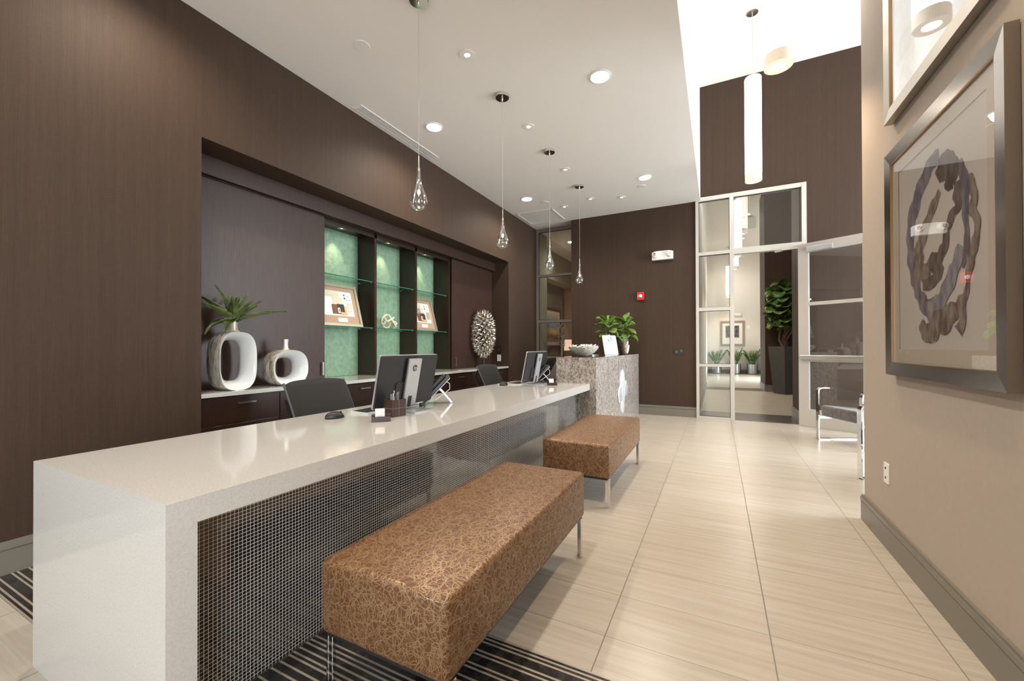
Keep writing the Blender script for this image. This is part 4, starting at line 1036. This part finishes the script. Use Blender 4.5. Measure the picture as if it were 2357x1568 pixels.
# ================================================================== COUNTER TOP THINGS
t = thing('shell_bowl', 'pale capiz bowl with jagged rim on the granite counter', 'bowl', (-1.545, 5.12, 1.0648))
bm = B(); rnd = random.Random(6); seg = 60; prof = [(.05, 0), (.07, .003), (.105, .02), (.145, .05), (.175, .085), (.192, .115)]
rings = []
for j, (r, z) in enumerate(prof):
    rings.append([bm.verts.new((r*math.cos(2*PI*i/seg), r*math.sin(2*PI*i/seg), z+(rnd.uniform(-.006, .014) if j == len(prof)-1 else 0))) for i in range(seg)])
for a, b in zip(rings, rings[1:]):
    for i in range(seg): bm.faces.new((a[i], a[(i+1) % seg], b[(i+1) % seg], b[i]))
bm.faces.new(rings[0])
solid(new('bowl_shell', bm, noisy('capiz shell', (.42, .39, .31), (.80, .77, .70), sc=55, rough=.3, detail=5, bump=.4), t), .005)
bm = B()
for i in range(46):
    a = i*2.399; r = .165*math.sqrt((i+.5)/46); c = Vector((r*math.cos(a), r*math.sin(a), .09+rnd.uniform(-.01, .028)-.15*max(0, r-.1)*0))
    for k in range(3): leaf(bm, c, rnd.uniform(0, 6.28), rnd.uniform(.2, 1.3), .055, .04, curl=.5, n=3)
    
o = solid(new('shell_pieces', bm, mat('white shell', (.82, .80, .76), .35), t, True), .002)
# sign
t = thing('counter_sign', 'white slanted counter sign with round blue emblem', 'sign', (-1.42, 6.05, 1.0648), math.radians(47))
# local: faces -Y, width along X
lean = Rx(-.26)
bm = B(); prism(bm, rrect(.235, .30, .018), .006, T(0, -.003, .150) @ FNY); xf(bm, bm.verts, T(0, -.04, 0) @ lean); new('sign_face', bm, M_paper, t, True)
bm = B()
pts2 = [(-.036, 0), (.085, 0), (.085, .28), (.03, .28)]
vs = prism(bm, pts2, .228, FX @ Matrix.Identity(4)); 
for v in bm.verts:  # profile: local y=depth,z=height, along x
    v.co = Vector((v.co.x-.114, v.co.y, v.co.z))
new('sign_box', bm, mat('red brown leather', (.10, .035, .02), .4), t)
bm = B(); lathe(bm, [(.030, 0), (.030, .012), (.027, .014), (.024, .010)], 32, cap=False); xf(bm, bm.verts, T(0, -.04, 0) @ lean @ T(0.005, -.0095, .235) @ Rx(PI/2)); em = new('emblem_ring', bm, M_chrome, t, True)
bm = B(); lathe(bm, [(.025, .009), (.0001, .011)], 32, cap=False); xf(bm, bm.verts, T(0, -.04, 0) @ lean @ T(0.005, -.0095, .235) @ Rx(PI/2)); new('emblem_face', bm, mat('pale blue enamel', (.28, .50, .58), .2), em, True)
bm = B()
for x0, x1, z in ((-.05, .02, .150), (-.05, .03, .138), (-.04, -.012, .088), (.0, .03, .088), (.042, .075, .088), (-.04, .08, .070), (-.03, .075, .058)):
    box(bm, x0, x1, -.0098, -.0092, z, z+.003)
xf(bm, bm.verts, T(0, -.04, 0) @ lean); new('print_line', bm, mat('faint lilac print', (.62, .62, .70), .6), t)
# small flat gadget on the counter
t = thing('flat_phone', 'small silver flat handset lying on the granite counter behind the bowl', 'phone', (-1.55, 6.0-.35, 1.0648), 1.2)
bm = B(); box(bm, -.075, .075, -.028, .028, 0, .014, .004, 2); new('phone_body', bm, M_satin, t, True)
bm = B(); box(bm, -.05, .05, -.022, .022, .0141, .016); new('phone_screen', bm, M_black, t)

# ================================================================== WALL THINGS
def plate(name, M, w, h, m, lb, cat, holes=(), hm=M_black, grp=None):
    bm = B(); prism(bm, rrect(w, h, .006), .006, M); o = new(name, bm, m, smooth=True); tag(o, lb, cat, grp)
    for (x, y, a, b) in holes:
        bm = B(); prism(bm, rrect(a, b, .0015), .002, M @ T(x, y, .0061)); new('socket_opening' if hm == M_black else 'rocker', bm, hm, o)
    return o
plate('power_outlet', T(XR-.001, 3.14, .435) @ Matrix(((0, 0, -1, 0), (1, 0, 0, 0), (0, 1, 0, 0), (0, 0, 0, 1))), .075, .118, M_wht, 'white power outlet low on the beige wall', 'outlet', ((0, .028, .004, .012), (.01, .028, .004, .012), (0, -.028, .004, .012), (.01, -.028, .004, .012)))
plate('switch_plate', T(-.582, YF-.001, 1.105) @ FNY, .168, .112, M_black, 'black double switch plate on the far brown wall', 'switch plate', ((-.038, -.005, .03, .04), (.035, .012, .03, .04)), mat('dull brass', (.20, .12, .06), .4, metal=.7))
plate('switch_plate', T(XW+.001, 7.02, 1.085) @ FX, .075, .12, M_black, 'black switch plate on the left brown wall beyond the niche', 'switch plate', ((0, 0, .03, .06),), M_grey)
plate('power_outlet', T(-3.536, 6.509, .995) @ FNY, .075, .118, M_wht, 'white outlet on the niche end wall behind the sculpture', 'outlet', ((0, .028, .008, .012), (0, -.028, .008, .012)))
plate('switch_plate', T(-3.536, 6.509, 1.145) @ FNY, .075, .118, M_black, 'black switch plate above the white outlet in the niche', 'switch plate', ((0, 0, .03, .06),), M_grey)
# emergency light
t = thing('emergency_light', 'white twin head emergency light high on the far brown wall', 'emergency light', (-.835, YF-.002, 2.69))
bm = B(); prism(bm, [(-.17, 0), (.17, 0), (.17, .13), (.10, .148), (-.10, .148), (-.17, .13)], .075, FNY); new('housing', bm, M_wht, t)
for x in (-.115, .115):
    bm = B(); lathe(bm, [(.05, 0), (.052, .03), (.045, .055), (.03, .062)], 28); xf(bm, bm.verts, T(x, -.073, .085) @ Rx(PI/2) @ Ry(.15 if x > 0 else -.15)); hd = new('lamp_head', bm, M_wht, t, True)
    bm = B(); lathe(bm, [(.026, .063), (.016, .064), (.0001, .061)], 24, cap=False); xf(bm, bm.verts, T(x, -.073, .085) @ Rx(PI/2) @ Ry(.15 if x > 0 else -.15)); new('lens', bm, M_chrome, hd, True)
# fire alarm
t = thing('fire_alarm', 'red fire alarm strobe on the far brown wall', 'fire alarm', (-1.204, YF-.002, 2.085))
bm = B(); prism(bm, rrect(.115, .140, .012), .045, FNY); new('housing', bm, M_red, t, True)
bm = B(); lathe(bm, [(.030, 0), (.030, .008), (.02, .016), (.0001, .018)], 8, cap=False); xf(bm, bm.verts, T(.0, -.045, .0) @ Rx(PI/2)); new('strobe_lens', bm, mat('clear strobe', (.85, .85, .85), .1), t)
cu = bpy.data.curves.new('lettering', 'FONT'); cu.body = 'FIRE'; cu.size = .03; cu.extrude = .0004; cu.align_x = 'CENTER'; cu.align_y = 'CENTER'
fo = bpy.data.objects.new('lettering', cu); C.objects.link(fo); bpy.context.view_layer.update()
me = bpy.data.meshes.new_from_object(fo.evaluated_get(bpy.context.evaluated_depsgraph_get())); bpy.data.objects.remove(fo)
me.transform(T(-.042, -.0455, 0) @ FNY @ Rz(PI/2)); me.materials.clear(); me.materials.append(M_wht); o = link(bpy.data.objects.new('lettering', me)); o.parent = t

# ================================================================== PICTURES ON THE RIGHT WALL
def picture(name, ya, yb, za, zb, lb, art, fw_=.066, depth=.042, matb=.07, mframe=None):
    """hangs on wall X=XR, faces -X. ya<yb, za<zb outer size"""
    t = thing(name, lb, 'picture', (XR, (ya+yb)/2, za)); hy = (yb-ya)/2; H = zb-za
    bm = B()
    def mitre(p0, p1, q0, q1):  # outer p, inner q as (y,z): sloped face from outer to inner
        xo, xi = -depth, -depth+.005
        a, b, c, d_ = [bm.verts.new(v) for v in ((xo, *p0), (xo, *p1), (xi, *q1), (xi, *q0))]
        e, f, g, h = [bm.verts.new(v) for v in ((-.004, *p0), (-.004, *p1), (-.004, *q1), (-.004, *q0))]
        for q in ((a, b, c, d_), (e, f, g, h), (a, b, f, e), (d_, c, g, h), (a, d_, h, e), (b, c, g, f)): bm.faces.new(q)
    O = [(-hy, 0), (hy, 0), (hy, H), (-hy, H)]; I = [(-hy+fw_, fw_), (hy-fw_, fw_), (hy-fw_, H-fw_), (-hy+fw_, H-fw_)]
    for k in range(4): mitre(O[k], O[(k+1) % 4], I[k], I[(k+1) % 4])
    new('frame', bm, mframe, t)
    bm = B(); g = .004
    for q in ((-hy+fw_, hy-fw_, fw_, fw_+g), (-hy+fw_, hy-fw_, H-fw_-g, H-fw_), (-hy+fw_, -hy+fw_+g, fw_, H-fw_), (hy-fw_-g, hy-fw_, fw_, H-fw_)): box(bm, -depth+.006, -.02, *q)
    new('gold_fillet', bm, mat('gold leaf', (.42, .29, .17), .35, metal=1), t)
    iy, iz0, iz1 = hy-fw_-g, fw_+g, H-fw_-g
    bm = B()
    for q in ((-iy, iy, iz0, iz0+matb), (-iy, iy, iz1-matb, iz1), (-iy, -iy+matb, iz0+matb, iz1-matb), (iy-matb, iy, iz0+matb, iz1-matb)): box(bm, -.0245, -.0205, *q)
    new('mat_board', bm, mat('beige mat', (.54, .47, .385), .8), t)
    art(t, iy, iz0, iz1)
    bm = B(); box(bm, -.0285, -.0265, -iy, iy, iz0, iz1); new('glass', bm, M_pglass, t)
    return t
ST = [(2, [(2.426, 2.018, .029), (2.489, 2.011, .046), (2.564, 1.971, .05), (2.647, 1.897, .054), (2.71, 1.818, .056), (2.731, 1.723, .047), (2.72, 1.62, .048), (2.696, 1.533, .042), (2.656, 1.462, .045), (2.629, 1.419, .035), (2.568, 1.365, .049), (2.486, 1.336, .06)]),
 (3, [(2.443, 1.919, .036), (2.398, 1.952, .062), (2.327, 1.938, .057), (2.294, 1.891, .038), (2.342, 1.867, .052), (2.364, 1.839, .021)]),
 (4, [(2.422, 1.856, .019), (2.477, 1.812, .032), (2.552, 1.742, .037), (2.624, 1.658, .048), (2.644, 1.597, .065), (2.608, 1.535, .051), (2.524, 1.483, .04)]),
 (3, [(2.276, 1.847, .025), (2.277, 1.79, .034), (2.267, 1.74, .021), (2.315, 1.727, .026), (2.36, 1.677, .027), (2.378, 1.611, .031), (2.427, 1.564, .036), (2.522, 1.563, .039), (2.421, 1.504, .032), (2.483, 1.47, .03), (2.592, 1.466, .03)]),
 (2, [(2.255, 1.923, .015), (2.228, 1.852, .03), (2.215, 1.776, .03), (2.222, 1.7, .021), (2.205, 1.624, .018), (2.219, 1.536, .023), (2.244, 1.492, .012)]),
 (4, [(2.172, 1.841, .011), (2.178, 1.815, .02), (2.151, 1.754, .024), (2.169, 1.703, .028), (2.131, 1.642, .018), (2.143, 1.589, .024), (2.172, 1.539, .033), (2.19, 1.492, .028), (2.203, 1.43, .014), (2.216, 1.38, .021), (2.257, 1.351, .036), (2.235, 1.29, .023), (2.274, 1.239, .034)]),
 (5, [(2.249, 1.582, .03), (2.288, 1.51, .04), (2.336, 1.456, .045), (2.394, 1.393, .042), (2.454, 1.355, .051), (2.543, 1.317, .07)]),
 (4, [(2.613, 1.294, .026), (2.579, 1.249, .042), (2.52, 1.232, .047), (2.456, 1.274, .058), (2.353, 1.304, .059), (2.285, 1.334, .031)])]
def ink(name, c1, c2): return noisy(name, c1, c2, (6, 6, 2.5), 5, rough=.7, detail=8, lo=.38, hi=.62)
M_art = [mat('warm white art paper', (.58, .53, .49), .7), None, ink('violet ink wash', (.085, .075, .105), (.20, .175, .21)), ink('umber ink wash', (.035, .024, .02), (.14, .10, .085)), ink('brown ink wash', (.08, .055, .045), (.27, .215, .185)), ink('slate ink wash', (.13, .125, .16), (.30, .28, .30))]
def abstract(t, iy, z0, z1):
    bm = B(); box(bm, -.0204, -.0195, -iy, iy, z0, z1); oy = t.location.y; oz = t.location.z; rnd = random.Random(8)
    for li, (mi, pts) in enumerate(ST):
        q = []
        for a, b in zip(pts, pts[1:]):
            for k in range(6):
                f = k/6; q.append([a[j]*(1-f)+b[j]*f for j in range(3)])
        q.append(list(pts[-1])); rows = []
        for i, (y, z, w) in enumerate(q):
            a, b = q[max(0, i-1)], q[min(len(q)-1, i+1)]; dy, dz = b[0]-a[0], b[1]-a[1]; l_ = math.hypot(dy, dz) or 1; ny, nz = -dz/l_, dy/l_
            w *= .95
            w1 = w*(1+.16*math.sin(i*.9+li)+rnd.uniform(-.07, .07)); w2 = w*(1+.16*math.sin(i*.7+li*2)+rnd.uniform(-.07, .07)); x = -.0206-.0004*li-.000006*i
            rows.append((bm.verts.new((x, y-oy+ny*w1, z-oz+nz*w1)), bm.verts.new((x, y-oy-ny*w2, z-oz-nz*w2))))
        for r1, r2 in zip(rows, rows[1:]):
            f = bm.faces.new((r1[0], r1[1], r2[1], r2[0])); f.material_index = mi
    mm = [M_art[0], M_art[0]]+M_art[2:]
    new('artwork', bm, mm, t)
M_fr = mat('brushed dark pewter frame', (.30, .27, .245), .22, metal=1)
picture('framed_abstract', 1.925, 3.005, 1.025, 2.245, 'large framed abstract ink painting with a ring of purple and brown strokes', abstract, mframe=M_fr)
def pale(t, iy, z0, z1):
    m = mat('pale marbled print', rough=.7); n = N(m); a = n.noise(n.co(), 3.2, 4, .6, 1.6)
    n.base(n.ramp(a, (.46, (.52, .505, .47)), (.52, (.43, .425, .41)), (.545, (.53, .515, .485)), (.62, (.54, .525, .495))))
    bm = B(); box(bm, -.0204, -.0195, -iy, iy, z0, z1); new('artwork', bm, m, t)
picture('framed_pale_print', 1.925, 3.005, 2.425, 3.645, 'framed pale marbled print above the ink painting, cut by the top edge', pale, matb=.02, mframe=mat('silver leaf frame', (.40, .36, .31), .38, metal=.9))

# corridor picture and small things
def flat_picture(x0, x1, z0, z1, y, lb, fw_=.09):
    t = thing('framed_print', lb, 'picture', ((x0+x1)/2, y, z0)); hx = (x1-x0)/2; H = z1-z0
    bm = B()
    for q in ((-hx, hx, 0, fw_), (-hx, hx, H-fw_, H), (-hx, -hx+fw_, fw_, H-fw_), (hx-fw_, hx, fw_, H-fw_)): box(bm, q[0], q[1], -.04, -.002, q[2], q[3])
    new('frame', bm, mat('taupe frame', (.32, .28, .24), .4, metal=.3), t)
    bm = B(); box(bm, -hx+fw_, hx-fw_, -.022, -.016, fw_, H-fw_); new('mat_board', bm, M_paper, t)
    bm = B()
    for k, c in enumerate((.27, .22, .15, .08)): box(bm, -c, c, -.0225-.0006*k, -.022, H/2+.08-c*1.0, H/2+.08+c*1.0, mi=k % 2)
    new('artwork', bm, [noisy('blue grey ink', (.05, .06, .07), (.2, .22, .24), sc=14, rough=.7), noisy('dark ink', (.02, .025, .03), (.12, .13, .14), sc=18, rough=.7)], t)
flat_picture(.12, 1.085, 1.225, 2.345, 20.748, 'framed square print on the far corridor end wall')
plate('thermostat', T(1.23, 20.748, 2.06) @ FNY, .12, .14, M_wht, 'white thermostat right of the corridor print', 'thermostat')
t = thing('corridor_emergency_light', 'small white emergency light above the corridor print', 'emergency light', (.80, 20.748, 2.56)); bm = B(); box(bm, -.17, .17, -.08, 0, 0, .13, .01, 2); new('housing', bm, M_wht, t, True)
for x in (-.1, .1): bm = B(); cyl(bm, (x, -.11, .07), .04, .04, 20, 'y'); new('lamp_head', bm, M_wht, t, True)
t = thing('hanging_sign', 'rounded clear sign panel hanging from the corridor ceiling', 'sign', (.68, 12.0, 5.5))
bm = B(); cyl(bm, (0, 0, -.98), .01, .98, 8); box(bm, -.14, .14, -.025, .025, -1.01, -.98); new('rod', bm, M_satin, t)
bm = B(); prism(bm, rrect(.44, .30, .03), .008, T(0, .004, -1.15) @ FNY); new('panel', bm, mat('translucent sign panel', (.62, .66, .60), .2), t, True)

# ================================================================== OFFICE THROUGH THE CORNER WINDOW
t = thing('framed_landscape', 'dark framed landscape picture in the office behind the corner window', 'picture', (-4.0, 10.2, 1.17))
bm = B()
for q in ((-.75, .78, 0, .07), (-.75, .78, 1.0, 1.07), (-.75, -.68, .07, 1.0), (.71, .78, .07, 1.0)): box(bm, .001, .04, *q)
new('frame', bm, M_dwood, t); bm = B(); box(bm, .001, .02, -.68, .71, .07, 1.0); new('mat_board', bm, mat('ivory mat', (.55, .50, .40), .8), t)
m = mat('landscape print', rough=.6); n = N(m); tc = n.n('ShaderNodeTexCoord'); sp = n.n('ShaderNodeSeparateXYZ'); n.l(tc.outputs['Object'], sp.inputs[0])
nz = n.noise(n.co(), 5, 5); f = n.math('ADD', n.math('MULTIPLY', sp.outputs[2], 1.0), n.math('MULTIPLY', n.math('SUBTRACT', nz, .5), .3))
n.base(n.ramp(f, (.18, (.35, .2, .15)), (.28, (.10, .09, .03)), (.42, (.25, .2, .06)), (.55, (.07, .10, .15)), (.70, (.12, .20, .32)), (.9, (.35, .38, .35))))
bm = B(); box(bm, .0201, .022, -.58, .62, .16, .92); new('artwork', bm, m, t)
t = thing('console_table', 'dark console table under the office landscape picture', 'table', (-3.55, 10.4, 0)); bm = B(); box(bm, -.4, .5, -.75, .8, .80, .85, .004); new('table_top', bm, M_dwood2, t)
for x in (-.38, .46):
    for y in (-.72, .75): bm = B(); box(bm, x, x+.04, y, y+.04, 0, .80); new('leg', bm, M_dwood, t)
t = thing('table_lamp', 'square shaded table lamp glowing behind the corner window', 'lamp', (-3.42, 10.5, .85))
bm = B(); box(bm, -.09, .09, -.05, .05, 0, .015); box(bm, -.06, -.045, -.01, .01, .015, .28); box(bm, .045, .06, -.01, .01, .015, .28); box(bm, -.06, .06, -.01, .01, .26, .275); new('lamp_base', bm, M_chrome, t)
bm = B()
for sx, sy, a, b in ((-1, 0, .24, .12), (1, 0, .24, .12)): box(bm, sx*a-.002, sx*a+.002, -b, b, .25, .54)
for sy in (-1, 1): box(bm, -.24, .24, sy*.12-.002, sy*.12+.002, .25, .54)
new('lamp_shade', bm, mat('lit linen shade', (.8, .62, .48), .8, emit=(1, .62, .42), es=.55), t)
lamp('POINT', (-3.42, 10.5, 1.25), 9, (1, .66, .4), size=.04)
t = thing('branch_vase', 'silver twig sculpture left of the office table lamp', 'ornament', (-3.62, 10.05, .85))
rnd = random.Random(12); bm = B(); tube(bm, [(0, 0, 0), (.01, 0, .4), (0, .01, .85)], [.03, .022, .012], 8)
for k in range(34):
    z = .3+.6*k/34; a = k*2.4; tube(bm, [(0, 0, z), (.09*math.cos(a), .09*math.sin(a), z+.08), (.11*math.cos(a), .11*math.sin(a), z+.16)], [.012, .009, .003], 6)
new('twigs', bm, mat('silvered twig', (.5, .47, .43), .35, metal=.7), t, True)
downlight(-3.0, 9.03, ZC, .098, 'bright round downlight in the office behind the corner window', GL, 60)

# ================================================================== LOUNGE CHAIRS
def armchair(x, y, rz, lb):
    t = thing('chrome_armchair', lb, 'armchair', (x, y, 0), rz, 'chrome flat bar armchairs')
    # faces -X locally; front legs at x=0, y=0 (left) and y=-.66; depth +X
    for yy in (0, -.67):
        pts = [(0, yy, .01), (0, yy, .60), (.004, yy, .63), (.02, yy, .648), (.05, yy, .655), (.2, yy, .652), (.35, yy, .632), (.5, yy, .595), (.62, yy, .56), (.645, yy, .54), (.65, yy, .5), (.65, yy, .01), (.64, yy, .006), (.01, yy, .006)]
        bm = B(); bar(bm, pts, .045, .012, (0, 1, 0), closed=True); new('side_frame', bm, M_chrome, t, True)
    bm = B(); box(bm, .01, .62, -.64, -.03, .305, .445, .035, 4)
    for v in bm.verts: v.co.z += -.05*v.co.x/.6
    new('seat_cushion', bm, M_velvet, t, True)
    bm = B(); box(bm, 0, .10, -.64, -.03, 0, .46, .035, 4); xf(bm, bm.verts, T(.52, 0, .40) @ Ry(.22)); new('back_cushion', bm, M_velvet, t, True)
    bm = B(); box(bm, .0, .65, -.67, -.645, .27, .30); box(bm, 0, .65, -.03, 0, .27, .30); new('seat_rail', bm, M_chrome, t)
    return t
RZ = math.atan2(.43, .90)
armchair(1.14, 6.41, RZ, 'chrome armchair with grey velvet seat in front of the open glass door')
armchair(1.13, 4.645, RZ, 'chrome armchair mostly hidden by the beige wall edge')
